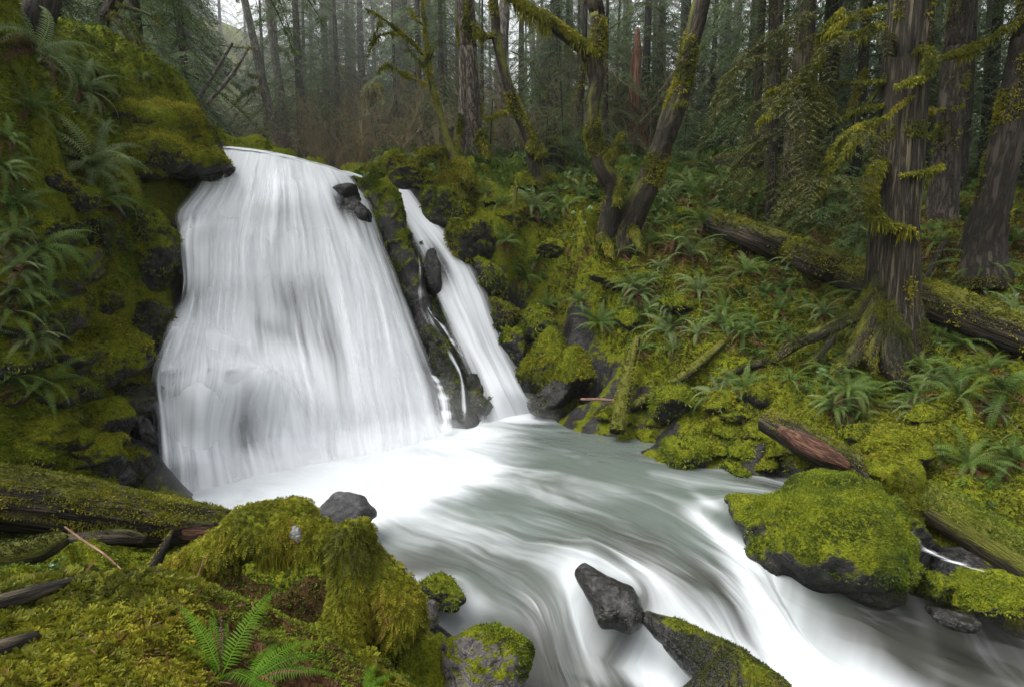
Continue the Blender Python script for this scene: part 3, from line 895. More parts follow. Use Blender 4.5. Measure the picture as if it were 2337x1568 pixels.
# the lower tiers: sheets of their own, sliding out over the ledges
def tier(name, cols, push, n_c, thick, uo):
    G = np.array(cols, float)
    Dm = np.zeros(G.shape[:2])
    A2 = main_px.reshape(-1, 2)
    for a in range(G.shape[0]):
        for b in range(G.shape[1]):
            w = 1 / (((A2 - G[a, b]) ** 2).sum(1) + 60) ** 1.6
            Dm[a, b] = (w * main_d.ravel()).sum() / w.sum() - push * (0.25 + 0.75 * math.sin(math.pi * min(1.0, b / (G.shape[1] - 1) * 0.8 + 0.1)))
            if b == G.shape[1] - 1 and G[a, b, 1] > 1030:
                Dm[a, b] = flat(*G[a, b], -0.05)[1]
    P, Q, A, uv = sheet(G, Dm, 150, n_c, 'w', None, thick, swell=SW, push=0.03)
    build(name, P, Q, M['fall'], wf, attrs=A, uv=uv + np.array(uo))
def thick_tier(X, Y, s, t):
    T = 1.3 - 0.6 * t - 0.62 * g2(X, Y, 556, 985, 48, 100) - 0.3 * g2(X, Y, 610, 1060, 50, 45)
    T += 0.35 * np.clip((t - 0.75) / 0.25, 0, 1)
    T -= 1.6 * np.clip(1 - s / 0.22, 0, 1) + 1.7 * np.clip(1 - (1 - s) / 0.25, 0, 1) + 1.6 * np.clip(1 - t / 0.25, 0, 1) ** 1.2
    return T
tier('lower_tier', [[(338, 848), (334, 905), (352, 960), (357, 1040), (361, 1142)], [(405, 842), (400, 890), (402, 960), (408, 1040), (414, 1130)], [(470, 834), (462, 880), (455, 950), (455, 1030), (462, 1118)], [(530, 818), (520, 870), (505, 950), (502, 1030), (510, 1106)],
                     [(590, 818), (600, 866), (610, 945), (618, 1020), (628, 1084)], [(650, 840), (668, 890), (690, 955), (706, 1020), (718, 1064)], [(705, 890), (738, 930), (768, 975), (790, 1020), (806, 1050)]], 0.28, 120, thick_tier, (31.0, 3.0))
def thick_mid(X, Y, s, t):
    return 1.15 - 0.5 * t - 1.5 * np.clip(1 - s / 0.12, 0, 1) - 1.6 * np.clip(1 - (1 - s) / 0.4, 0, 1) - 1.6 * np.clip(1 - t / 0.2, 0, 1) - 1.0 * np.clip((t - 0.7) / 0.3, 0, 1)
tier('middle_tier', [[(386, 728), (366, 780), (350, 840), (345, 880)], [(430, 722), (420, 780), (410, 835), (406, 870)], [(490, 728), (488, 785), (480, 835), (474, 865)], [(550, 752), (556, 800), (556, 840), (552, 860)], [(600, 785), (620, 825), (632, 850), (640, 866)]], 0.16, 80, thick_mid, (43.0, 9.0))
def thick_top(X, Y, s, t):
    return 1.0 - 0.4 * t - 1.5 * np.clip(1 - s / 0.12, 0, 1) - 1.6 * np.clip(1 - (1 - s) / 0.35, 0, 1) - 1.5 * np.clip(1 - t / 0.2, 0, 1) - 0.9 * np.clip((t - 0.6) / 0.4, 0, 1)
tier('upper_tier', [[(398, 482), (398, 560), (410, 640), (398, 720)], [(450, 466), (438, 550), (440, 640), (432, 710)], [(520, 458), (510, 545), (508, 640), (502, 720)], [(620, 450), (616, 540), (620, 640), (628, 740)], [(720, 462), (736, 540), (760, 640), (784, 740)], [(800, 490), (830, 560), (870, 650), (905, 740)]], 0.14, 110, thick_top, (57.0, 1.0))
def thick_right(X, Y, s, t):
    T = 1.3 - 0.35 * g2(X, Y, 1100, 760, 40, 160, -0.4) - 0.75 * g2(X, Y, 1000, 600, 30, 60, -0.5) - 0.9 * np.clip(1 - s / 0.35, 0, 1) * np.clip(1 - abs(t - 0.5) / 0.35, 0, 1)
    T -= 1.2 * np.clip(1 - s / 0.22, 0, 1) + 1.3 * np.clip(1 - (1 - s) / 0.2, 0, 1)
    return T - 0.1
P, Q, A, uv = sheet(np.array(RIGHT, float), right_d, 220, 70, 'w', None, thick_right, push=0.12)
wr = build('waterfall', P, Q, M['fall'], attrs=A, uv=uv)
tag(wr, 'narrow white side waterfall right of the dark mossy rib', 'waterfall', kind='structure')

def ribbon(px_pts, ds, widths, label, mat='veil', thick=0.8, push=0.34):
    pts = np.array([at(X, Y, d - push) for (X, Y), d in zip(px_pts, ds)])
    w = np.array([px(a * 1.9, X, Y, d) for a, (X, Y), d in zip(widths, px_pts, ds)])
    q = spline(np.concatenate([pts, w[:, None]], 1), 90)
    X, w = q[:, :3], q[:, 3]
    nc = 14
    s = np.linspace(-1, 1, nc)
    side = np.array([0.93, -0.25, 0.0])
    V = X[:, None, :] + side * (s[None, :, None] * 0.5 * w[:, None, None]) - np.array([0.2, 0.8, 0]) * ((1 - s ** 2)[None, :, None] * 0.15 * w[:, None, None])
    L = np.concatenate([[0], np.cumsum(np.linalg.norm(np.diff(X, axis=0), axis=1))])
    uv = np.stack([(s[None, :] * 0.5 * w[:, None]), np.repeat(L[:, None], nc, 1)], -1).reshape(-1, 2)
    tl = np.linspace(0, 1, 90)[:, None]
    T = (thick - 1.5 * np.abs(s[None, :]) ** 1.4 - 1.2 * np.clip(1 - tl / .08, 0, 1) - 1.0 * np.clip((tl - .93) / .07, 0, 1) + 0.5 * vnoise(np.stack([np.linspace(0, 9, 90)] * 3, 1), 7)[:, None]).ravel()
    i = np.arange(nc - 1)[None, :] + np.arange(89)[:, None] * nc
    Q = np.stack([i, i + nc, i + nc + 1, i + 1], -1).reshape(-1, 4)
    o = build('waterfall', V.reshape(-1, 3), Q, M[mat], attrs={'thick': T}, uv=uv)
    return tag(o, label, 'waterfall', kind='structure')
ribbon([(955, 560), (962, 620), (968, 690), (985, 735), (1005, 770), (1030, 815), (1052, 860), (1060, 930), (1062, 960)], [12.65, 12.3, 12.0, 11.85, 11.7, 11.45, 11.25, 11.0, 10.8], [16, 14, 30, 22, 16, 13, 12, 14, 20], 'thin braided trickle down the middle of the rib between the falls')
ribbon([(972, 692), (990, 722), (1012, 745), (1040, 790), (1062, 820)], [12.0, 11.9, 11.85, 11.7, 11.75], [8, 8, 10, 8, 10], 'short thread of water crossing right below the dark wet stone', thick=1.0)
ribbon([(985, 850), (1002, 870), (1015, 905), (1022, 950), (1024, 990)], [11.05, 10.95, 10.85, 10.7, 10.5], [18, 26, 26, 22, 30], 'small spout arching off the right edge of the main fall', thick=1.2)
ribbon([(2066, 1180), (2084, 1215), (2112, 1248), (2165, 1272), (2215, 1290), (2262, 1306)], [6.6, 6.45, 6.3, 6.15, 6.05, 5.95], [20, 28, 38, 48, 42, 20], 'small white trickle spilling between the big boulder and the mossy log', thick=0.75, push=0.36)
# the pool and rapids
Xr, Yr = rv[:, 0], rv[:, 1]
foam = np.full(len(rv), -0.05)
def fo(X, Y, amp, sx, sy, rot=0, z=0.0):
    global foam
    foam = foam + amp * gauss(rv, wpt(X, Y, z), sx, sy, math.radians(rot))
foam += 1.7 * np.exp(-(near(rv, np.array([flat(*FALL[j][8], 0) for j in range(7)] + [flat(980, 1050, 0), flat(860, 1100, 0), flat(700, 1120, 0)])) / 1.0) ** 2)
fo(820, 1120, 1.0, 1.7, 0.8, 45)
fo(1000, 1090, 0.8, 1.0, 0.5, 30)
fo(1000, 1200, 0.35, 1.0, 0.6, -20)
fo(1200, 950, 1.4, 0.8, 0.35, 20)
fo(1270, 960, 0.7, 0.6, 0.2, 0)
fo(1330, 1010, -0.35, 1.0, 0.35, 10)
fo(1420, 1130, 0.28, 1.0, 0.25, -40)
fo(1610, 1130, 0.5, 0.12, 0.45, 15)
fo(1640, 1220, 0.6, 0.14, 0.6, 20, -.1)
fo(1700, 1300, 0.42, 0.2, 0.9, 28, -.2)
fo(1310, 1290, 0.3, 0.35, 0.3, -50, -.1)
fo(1280, 1360, 0.3, 0.3, 0.5, 0, -.2)
fo(1500, 1340, 0.25, 0.7, 0.25, -40, -.2)
fo(1700, 1450, 0.30, 0.3, 0.7, 40, -.5)
fo(1880, 1420, 0.35, 0.25, 0.8, 40, -.5)
fo(1950, 1540, 0.75, 0.8, 0.45, 10, -.7)
fo(1800, 1530, 0.45, 0.5, 0.4, 0, -.7)
fo(1450, 1480, 0.45, 0.35, 0.25, -30, -.5)
fo(1530, 1540, 0.5, 0.4, 0.25, -30, -.6)
fo(1000, 1330, -0.34, 0.8, 0.7, 0, -.1)
fo(1130, 1450, -0.34, 0.6, 0.5, 0, -.3)
fo(1250, 1540, -0.36, 0.5, 0.4, 0, -.5)
fo(1500, 1200, -0.12, 1.0, 0.6, 0, 0)
fo(2200, 1500, -0.3, 0.9, 0.4, 0, -.7)
fo(1600, 1380, -0.35, 0.25, 0.2, 0, -.4)
fo(1350, 1520, 0.2, 0.3, 0.5, 0, -.5)
foam = foam + 0.04 * np.clip((sv.ravel() - 0.3) / 0.2, 0, 1) - 0.06
foam = np.minimum(foam, 1.12)
shoal = np.clip((sv.ravel() - 0.45) / 0.35, 0, 1) * 0.35
# the way the water runs: a wide bend to the right bank's side
fc = np.array([-8.8, -5.2])
rr_ = np.hypot(rv[:, 0] - fc[0], rv[:, 1] - fc[1])
UVr = np.stack([rr_ - 15.0, -np.arctan2(rv[:, 1] - fc[1], rv[:, 0] - fc[0]) * 15.0 + 30.0], 1)
rapid = np.clip((sv.ravel() - 0.32) / 0.2, 0, 1)
# the current parts round each stone
for X, Y, z, a in [(1395, 1365, -.15, .36), (1625, 1505, -.45, .42), (1760, 1200, -.1, .75), (1000, 1355, -.05, .3), (1900, 1330, -.3, .8), (1120, 1500, -.3, .5), (778, 1200, 0, .3)]:
    c = wpt(X, Y, z)
    k = int(np.argmin(((rv[:, :2] - c[:2]) ** 2).sum(1)))
    du, dv = UVr[:, 0] - UVr[k, 0], UVr[:, 1] - UVr[k, 1]
    f = a * a / np.maximum(du ** 2 + dv ** 2, a * a)
    UVr[:, 0] -= du * f
    UVr[:, 1] += dv * f
    dd = np.sqrt(((rv[:, :2] - c[:2]) ** 2).sum(1))
    foam = foam + 0.30 * np.exp(-((dd - a * 1.15) / 0.16) ** 2) * (rapid > 0.3)
edge = np.clip((0.5 - np.abs(uu - 0.5)) / 0.02, 0, 1)[None, :] * np.ones((NV, 1))
i = np.arange(NU - 1)[None, :] + np.arange(NV - 1)[:, None] * NU
RQ = np.stack([i, i + NU, i + NU + 1, i + 1], -1).reshape(-1, 4)[:, ::-1]
o = build('stream_water', rv, RQ, M['pool'], attrs={'foam': foam, 'rapid': rapid, 'shoal': shoal, 'edge': edge.ravel()}, uv=UVr)
o['kind'] = 'structure'
# the creek above the lip
top = np.array([main_w[j, 0] for j in range(7)])
rows = [top + np.array([0, -0.05, -0.03]), top + np.array([-0.1, 0.7, 0.10]), top + np.array([-0.6, 2.2, 0.16]), top + np.array([-1.4, 5.5, 0.35])]
cr = np.stack([spline_k(np.stack([r[j] for r in rows]), 40) for j in range(7)])
cr = np.stack([spline_k(cr[:, r], 50) for r in range(40)])
cv = cr.reshape(-1, 3)
cv[:, 2] += 0.04 * fbm(cv * 1.5, 3, 4)
i = np.arange(49)[None, :] + np.arange(39)[:, None] * 50
o = build('creek_water', cv, np.stack([i, i + 1, i + 51, i + 50], -1).reshape(-1, 4), M['pool'], attrs={'foam': np.full(len(cv), 0.75), 'rapid': np.ones(len(cv)), 'shoal': np.zeros(len(cv)), 'edge': np.ones(len(cv))}, uv=cv[:, :2] * 1.0)
o['kind'] = 'structure'
b = [at(X, Y, d) for X, Y, d in [(770, 388, 13.5), (815, 403, 13.8), (850, 415, 14.0), (885, 428, 14.05), (920, 434, 14.1)]]
b2 = [p + np.array([0.1, 0.55, 0.05]) for p in b]
bb = np.stack([spline_k(np.array(b), 30), spline_k(np.array(b2), 30)])
bv = np.stack([spline_k(bb[:, k], 8) for k in range(30)]).reshape(-1, 3)
i = np.arange(7)[None, :] + np.arange(29)[:, None] * 8
o = build('creek_water', bv, np.stack([i, i + 8, i + 9, i + 1], -1).reshape(-1, 4), M['pool'], attrs={'foam': np.full(len(bv), 0.9), 'rapid': np.ones(len(bv)), 'shoal': np.zeros(len(bv)), 'edge': np.ones(len(bv))}, uv=bv[:, :2])
o['kind'] = 'structure'

# ------------------------------------------------------------------ rocks, logs and moss
RG = np.random.default_rng(21)
def vnormals(V, Fs):
    T = tris(Fs)
    n = np.cross(V[T[:, 1]] - V[T[:, 0]], V[T[:, 2]] - V[T[:, 0]])
    N = np.zeros_like(V)
    for k in range(3):
        np.add.at(N, T[:, k], n)
    return norm(N)

def fuse(parts, voxel, smooth=3):
    """several closed shapes grown together into one skin"""
    V, Fs, _ = merge([(p[0], p[1], {}) for p in parts])
    tmp = build('tmp', V, Fs, None)
    m = tmp.modifiers.new('r', 'REMESH')
    m.mode = 'VOXEL'
    m.voxel_size = voxel
    if smooth:
        s = tmp.modifiers.new('s', 'SMOOTH')
        s.factor = 0.5
        s.iterations = smooth
    dg = bpy.context.evaluated_depsgraph_get()
    e = tmp.evaluated_get(dg)
    me = e.to_mesh()
    V = np.zeros(len(me.vertices) * 3, np.float32)
    me.vertices.foreach_get('co', V)
    me.calc_loop_triangles()
    T = np.zeros(len(me.loop_triangles) * 3, np.int32)
    me.loop_triangles.foreach_get('vertices', T)
    e.to_mesh_clear()
    old = tmp.data
    bpy.data.objects.remove(tmp)
    bpy.data.meshes.remove(old)
    return V.reshape(-1, 3).astype(float), T.reshape(-1, 3)

def rough_up(V, Fc, amp, f=1.0, seed=0, crack=0.5):
    N = vnormals(V, Fc)
    q = V * f
    f1, f2 = worley(q * 3 + 0.3 * fbm(q * 3, 2, seed + 7)[:, None], seed)
    d = fbm(q * 2, 3, seed) * 0.9 + fbm(q * 9, 3, seed + 3) * 0.35 + 0.4 * (0.45 - f1) + crack * 1.6 * crag(q * 2.2 + 0.2 * fbm(q * 4, 2, seed + 2)[:, None], seed + 5)
    return V + N * (amp * d)[:, None]

def cam_dist(P):
    return np.linalg.norm(P - CAM, axis=1)

def facing(Cn, N):
    v = norm(CAM - Cn)
    return np.clip((np.sum(v * N, 1) + 0.35) / 0.3, 0.0, 1)

def moss_mask(P, N, seed=0, lo=0.42, f=1.6, up=0.35):
    a = 0.5 + 0.75 * fbm(P * f, 3, seed) + up * N[:, 2] * 0.6
    return np.clip((a - lo) / 0.15, 0, 1)

def moss_part(parent, V, Fc, L, k=1.1, mat='moss', lo=0.42, seed=0, up=0.35, cap=16000, kind='tuft', f=1.6, droop=0.35, W=0.16, hole=None):
    r = np.random.default_rng(seed + 100)
    def w(Cn, N):
        q = moss_mask(Cn, N, seed, lo, f, up) * facing(Cn, N) * (N[:, 2] > -0.55)
        if hole is not None:
            q = q * hole(Cn)
        return q
    n = int(min(cap, k * area(V, Fc) * 0.5 / (L * L)))
    P, N = scatter(V, Fc, n, r, w)
    if len(P) == 0:
        return None
    t = clump(P, 3 + seed % 5, 3.0)
    if kind == 'sprig':
        V2, F2, A = sprigs(P, N, L * 1.5 * r.uniform(0.6, 1.2, len(P)), r, 5, 0.6, t)
    else:
        V2, F2, A = tufts(P, N, L, W, r, 4, 0.9, droop, t)
    return build('moss', V2, F2, M[mat], parent, attrs=A)

def stone(name, label, X, Y, w, h, d, mat='rock_moss', moss=0.0, wet_=0.0, deep=0.9, rot=0.0, tilt=0.0, seed=0, sub=5, mossmat='moss', mk=1.0, lo=0.40, rough=0.10, group=None, cat='rock', facets=9, ground_it=False):
    c = at(X, Y, d)
    a, b = px(w, X, Y, d) / 2, px(h, X, Y, d) / 2 * 1.06
    V, Fc = rock_shape((a, a * deep, b), sub, seed, rot, tilt, facets, rough)
    o = thing(name, label, cat, c, group)
    V = V + c
    build('stone', V, Fc, M[mat], o, attrs={'moss': np.full(len(V), moss), 'wet': np.full(len(V), wet_)})
    if mk > 0:
        L = np.clip(d * 0.0055, 0.016, 0.08)
        moss_part(o, V, Fc, L, mk, mossmat, lo, seed)
    return o

B = 'boulder'
R_ = 'rock'
stone(R_, 'bare dark grey rock poking out of the foam behind the mossy stump', 778, 1195, 165, 135, 6.2, 'rock_grey', -0.5, 0, 0.8, 0.3, 0.1, 5, mk=0)
stone(R_, 'low flat rock with a green cap at the water edge right of the mossy stump', 995, 1352, 135, 72, 5.0, 'rock_moss', 0.02, 0.1, 0.9, 0.2, -0.08, 8, mossmat='moss_green', mk=0.8)
stone(B, 'grey and purple boulder with a green moss crown at the bottom edge of the photo', 1085, 1520, 280, 300, 4.35, 'rock_mixed', 0.05, 0.0, 0.8, 0.5, 0.12, 14, 6, 'moss_green', 1.0, 0.56, rough=0.13, cat='boulder')
stone(R_, 'small rock wedged under the low flat rock beside the mossy stump', 975, 1400, 70, 60, 4.75, 'rock_mixed', -0.1, 0, 0.9, 0.2, 0, 18, 4, mk=0.3)
stone(R_, 'dark wet rock with a mossy back beside the fallen mossy log at lower right', 2265, 1362, 215, 125, 5.6, 'rock_moss', 0.12, 0, 0.8, 0.2, 0.05, 22, mossmat='moss_green')
stone(R_, 'shiny black slab in the side trickle right of the big mossy boulder', 2190, 1288, 130, 42, 6.1, 'rock_wet', -0.3, 0.3, 1.0, 0.2, 0.12, 25, mk=0)
stone(R_, 'small green rock against the right foot of the big mossy boulder', 2138, 1345, 80, 75, 5.75, 'rock_moss', 0.15, 0, 0.9, 0, 0.1, 27, 4, 'moss_green')
stone(R_, 'brown half drowned stone below the right foot of the big boulder', 2175, 1412, 110, 50, 5.3, 'rock_wet', -0.4, 0.2, 0.9, 0, 0.1, 29, 4, mk=0)
stone(R_, 'rounded mossy rock at the back of the big boulder under the broken log', 1925, 1098, 120, 80, 7.3, 'rock_moss', 0.1, 0, 0.9, 0.3, 0.1, 31, mossmat='moss_dark')
stone(R_, 'dark green stone at the waterline below the broken brown log', 1838, 1062, 95, 60, 7.9, 'rock_moss', 0.05, 0.1, 0.9, 0.1, -0.1, 33, 4, 'moss_dark')
stone(R_, 'black wet rock at the foot of the side waterfall, right of it', 1262, 908, 120, 85, 11.4, 'rock_wet', -0.1, 0.2, 0.9, 0.2, 0.1, 35, mk=0.3, mossmat='moss_dark', lo=0.6)
stone(B, 'moss-covered boulder right of the side waterfall foot, upper of two', 1238, 822, 125, 150, 12.0, 'rock_moss', 0.12, 0, 0.9, 0.2, -0.1, 39, mossmat='moss', cat='boulder')
stone(B, 'moss-covered boulder right of the side waterfall foot, lower right of two', 1318, 855, 125, 125, 11.7, 'rock_moss', 0.15, 0, 0.9, 0.4, 0.1, 41, mossmat='moss', cat='boulder')
stone(R_, 'glistening black stone in the middle of the side waterfall', 983, 622, 50, 105, 12.45, 'rock_wet', -0.3, 0.4, 0.8, 0, 0.1, 43, mk=0)
stone(R_, 'upper black rock step showing through the top of the main fall', 776, 456, 96, 66, 12.42, 'rock_wet', -0.4, 0.4, 0.8, 0, 0.2, 49, 4, mk=0)
stone(B, 'mossy round boulder on the far bank above the lip, right of a smaller one', 905, 388, 90, 82, 15.4, 'rock_moss', 0.15, 0, 0.9, 0.2, 0, 52, mossmat='moss', cat='boulder')
stone(B, 'small mossy boulder on the far bank above the lip, nearest the water', 858, 400, 52, 52, 15.2, 'rock_moss', 0.1, 0, 0.9, 0.2, 0, 53, 4, mossmat='moss', cat='boulder')
stone(R_, 'sloping mossy rock shoulder right of the creek head', 955, 412, 150, 70, 14.7, 'rock_moss', 0.12, 0, 0.8, 0.2, -0.25, 54, mossmat='moss')
stone(R_, 'mossy rock shoulder falling away right of the side fall top', 1010, 470, 110, 110, 13.9, 'rock_moss', 0.06, 0, 0.8, 0.2, 0.5, 55, mossmat='moss_green')
stone(R_, 'mossy hump on the right bank above the side fall', 1075, 545, 110, 120, 13.25, 'rock_moss', 0.1, 0, 0.8, 0.2, 0.4, 56, mossmat='moss')
stone(R_, 'dark slick rock at the left end of the lip under the mossy dome', 478, 396, 125, 62, 10.85, 'rock_moss', -0.1, 0.15, 0.9, 0.3, 0.25, 57, mossmat='moss_dark')
stone(B, 'tall mossy block whose wet right edge borders the upper main fall', 338, 590, 138, 230, 9.2, 'rock_moss', 0.02, 0.0, 0.9, 0.3, 0.05, 58, 6, 'moss_green', 1.1, 0.38, rough=0.12, cat='boulder')
stone(R_, 'overhanging wet rock left of the middle of the main fall', 335, 755, 140, 140, 8.7, 'rock_moss', -0.06, 0.12, 0.9, 0.3, 0.3, 59, 5, 'moss_dark')
stone(B, 'broad sloping mossy slab left of the main fall', 215, 800, 270, 210, 7.7, 'rock_moss', 0.1, 0, 0.8, 0.3, 0.45, 60, 6, 'moss', 1.1, 0.36, cat='boulder')
stone(R_, 'wet rock ledge pointing at the lower main fall', 300, 905, 130, 90, 7.75, 'rock_moss', -0.1, 0.15, 0.9, 0.2, 0.25, 61, 5, 'moss_dark', 0.7)
stone(R_, 'dark mossy stone touching the bottom left edge of the main fall', 300, 1072, 92, 118, 7.1, 'rock_moss', 0.05, 0.05, 0.9, 0.2, 0.1, 62, 5, 'moss_dark')
stone(B, 'upright bright mossy rock at the left edge above the fallen log', 130, 985, 110, 150, 6.3, 'rock_moss', 0.15, 0, 0.9, 0.2, 0.1, 63, 5, 'moss_green', cat='boulder')
stone(R_, 'low mossy rock left of the upright bright one', 62, 1035, 125, 100, 5.9, 'rock_moss', 0.15, 0, 0.9, 0.2, 0.0, 64, 5, 'moss_green')
stone(R_, 'dark mossy rock between the upright bright rock and the fall', 212, 1050, 140, 120, 6.6, 'rock_moss', 0.05, 0, 0.9, 0.2, 0.1, 65, 5, 'moss_dark')
stone(R_, 'large shaded mossy rock above the dark one left of the fall foot', 235, 965, 140, 110, 7.2, 'rock_moss', 0.06, 0, 0.9, 0.2, 0.1, 66, 5, 'moss_dark')
stone(R_, 'glistening wet stone behind the fallen log beside the fall foot', 262, 1100, 84, 70, 6.7, 'rock_wet', -0.2, 0.2, 0.9, 0.2, 0.2, 67, 4, mk=0)
stone(R_, 'wet stone beside the left edge of the lower main fall', 335, 985, 62, 84, 7.6, 'rock_wet', -0.2, 0.2, 0.9, 0.2, 0.2, 68, 4, mk=0)
stone(R_, 'bright yellow-green mossy mound right of the broken brown log', 2040, 1012, 190, 110, 7.9, 'rock_moss', 0.25, 0, 0.9, 0.2, 0.1, 69, 5, 'moss', 1.2, 0.3)
stone(R_, 'mossy bump on the slope above the yellow-green mound', 2110, 945, 80, 50, 8.5, 'rock_moss', 0.25, 0, 0.9, 0.2, 0.1, 70, 4, 'moss', 1.2, 0.3)
stone(R_, 'mossy bulge under the roots of the cedar, right of its foot', 2055, 850, 90, 80, 9.6, 'rock_moss', 0.2, 0, 0.9, 0.2, 0.1, 71, 4, 'moss_dark', 1.2, 0.3)
stone(R_, 'big mossy hummock on the right bank below the twin maples', 1395, 640, 150, 90, 12.9, 'rock_moss', 0.1, 0, 0.9, 0.2, 0.1, 72, 5, 'moss', 1.0, 0.4)
stone(R_, 'rounded mossy hummock beside the left maple foot', 1215, 420, 120, 60, 15.3, 'rock_moss', 0.2, 0, 0.9, 0.2, 0.1, 73, 4, 'moss', 1.0, 0.35)
for n_, (X, Y, w, h, dd) in enumerate([(1540, 925, 118, 92, .0), (1640, 925, 92, 74, .0), (1728, 902, 76, 74, 0), (1560, 1035, 130, 118, -.1), (1478, 1000, 60, 50, 0), (1600, 985, 80, 50, 0), (1660, 985, 76, 46, 0), (1715, 985, 70, 44, 0),
                                (1640, 1030, 90, 46, 0), (1700, 1030, 80, 40, 0), (1765, 1025, 80, 46, 0), (1740, 1062, 76, 40, 0), (1680, 1070, 80, 36, 0), (1800, 1050, 60, 36, 0), (1500, 960, 60, 40, 0), (1590, 950, 60, 40, 0), (1690, 945, 66, 44, 0), (1780, 965, 66, 44, 0),
                                (1430, 960, 70, 40, 0), (1380, 945, 60, 36, 0), (1640, 965, 50, 36, 0), (1755, 1000, 60, 36, 0), (1620, 1068, 60, 34, 0), (1520, 1062, 54, 40, 0)]):
    p = on(X, Y + h * 0.3)
    big = w > 90 or n_ == 2
    stone('cobble', ['domed yellow-green mossy stone farthest left of the three largest above the cobble heap', 'domed mossy stone in the middle of the three largest above the cobble heap', 'tall domed mossy stone farthest right above the cobble heap', 'big dark-sided mossy stone at the waterline left of the cobble heap'][n_] if n_ < 4 else 'small moss-covered cobble in the heap along the right waterline',
          X, Y, w, h, p[1] + 0.1, 'rock_moss', 0.18, 0.0, 0.9, n_ * 0.7, 0.06, 200 + n_, 4, 'moss' if n_ % 3 else 'moss_green', 1.0, 0.30, rough=0.06, group='mossy cobbles along the right waterline' if n_ >= 4 else None, cat='stone')

# the big boulder at right, grown from several masses
def ell(X, Y, w, h, d, deep=0.9, seed=1, rot=0, tilt=0, sub=4, rough=0.08):
    c = at(X, Y, d)
    a, b = px(w, X, Y, d) / 2, px(h, X, Y, d) / 2
    V, Fc = rock_shape((a, a * deep, b), sub, seed, rot, tilt, 8, rough)
    return V + c, Fc
def limb(pts, ds, ws, sides=10, n=None):
    P = np.array([at(X, Y, d) for (X, Y), d in zip(pts, ds)])
    R = [px(w, X, Y, d) / 2 for w, (X, Y), d in zip(ws, pts, ds)]
    V, Fc, _ = tube(P, R, sides, n)
    return V, Fc
V, Fc = fuse([ell(1900, 1250, 370, 286, 6.25, 0.95, 3, 0.3, 0.2), ell(1975, 1295, 270, 210, 5.95, 0.8, 5, 0.2, 0.35), ell(1985, 1185, 170, 130, 6.5, 0.8, 15, 0.2, 0.4), ell(1755, 1165, 250, 100, 6.7, 0.7, 6, 0.2, 0.0), ell(1885, 1158, 230, 136, 6.6, 0.8, 7, 0.2, 0.2),
              ell(2035, 1240, 170, 230, 6.2, 0.8, 8, 0.2, 0.3), ell(1790, 1240, 190, 120, 6.15, 0.8, 9, 0, 0.2)], 0.035, 6)
V = rough_up(V, Fc, 0.055, 0.8, 4, 0.7)
o = thing('boulder', 'huge mossy boulder parting the rapids at lower right', 'boulder', at(1900, 1260, 6.2))
lowz = V[:, 2]
build('stone', V, Fc, M['rock_moss'], o, attrs={'moss': np.full(len(V), 0.0), 'wet': np.clip((-0.25 - V[:, 2]) / 0.3, 0, 0.5)})
moss_part(o, V, Fc, 0.026, 1.5, 'moss_green', 0.53, 4, 0.5, 26000, f=1.5, hole=lambda c: np.clip((c[:, 2] + 0.35) / 0.2, 0, 1))
for k, (X, Y, w, h) in enumerate([(150, 330, 110, 90), (165, 450, 120, 90), (140, 540, 110, 80), (185, 610, 130, 100), (150, 690, 120, 90), (230, 690, 110, 80), (120, 420, 90, 70), (270, 470, 120, 90)]):
    p = on(X, Y)
    stone('rock', ['mossy rock ledge below the grey-green fern of the left bank, outermost', 'mossy rock step beside the brown skirt under the grey-green fern', 'mossy rock right of the fern arching at the left edge', 'mossy rock step left of the tall mossy block', 'mossy rock above the broad sloping slab, left one', 'mossy rock above the broad sloping slab, right one', 'dark rock ledge between the two arching ferns of the left bank', 'mossy rock under the leafy patch of the tall block'][k], X, Y, w, h, p[1] + 0.1, 'rock_moss', 0.08, 0, 0.9, k * .6, .25, 140 + k, 5, ['moss', 'moss_green', 'moss_dark'][k % 3], 1.1, .38, rough=.14)
for k, (X, Y, w, h, d, t, lb) in enumerate([(1120, 640, 70, 120, 12.9, .4, 'highest of four mossy rocks in a column along the side fall'), (1150, 720, 80, 120, 12.55, .4, 'second from top of four mossy rocks along the side fall'), (1178, 800, 70, 110, 12.25, .3, 'third from top of four mossy rocks along the side fall'), (1205, 870, 56, 80, 11.9, .2, 'lowest and darkest of four mossy rocks along the side fall'), (1225, 740, 110, 90, 12.6, .1, 'mossy rock tucked under the small hanging fern right of the side fall')]):
    stone('rock', lb, X, Y, w, h, d, 'rock_moss', 0.06, 0.03, 0.9, 0.3 * k, t, 120 + k, 5, ['moss_green', 'moss_dark'][k % 2], 1.1, 0.40, rough=0.14)
stone('rock', 'lower black rock step showing through the top of the main fall', 814, 494, 80, 92, 12.3, 'rock_wet', -0.4, 0.4, 0.8, 0, 0.3, 149, 5, mk=0)
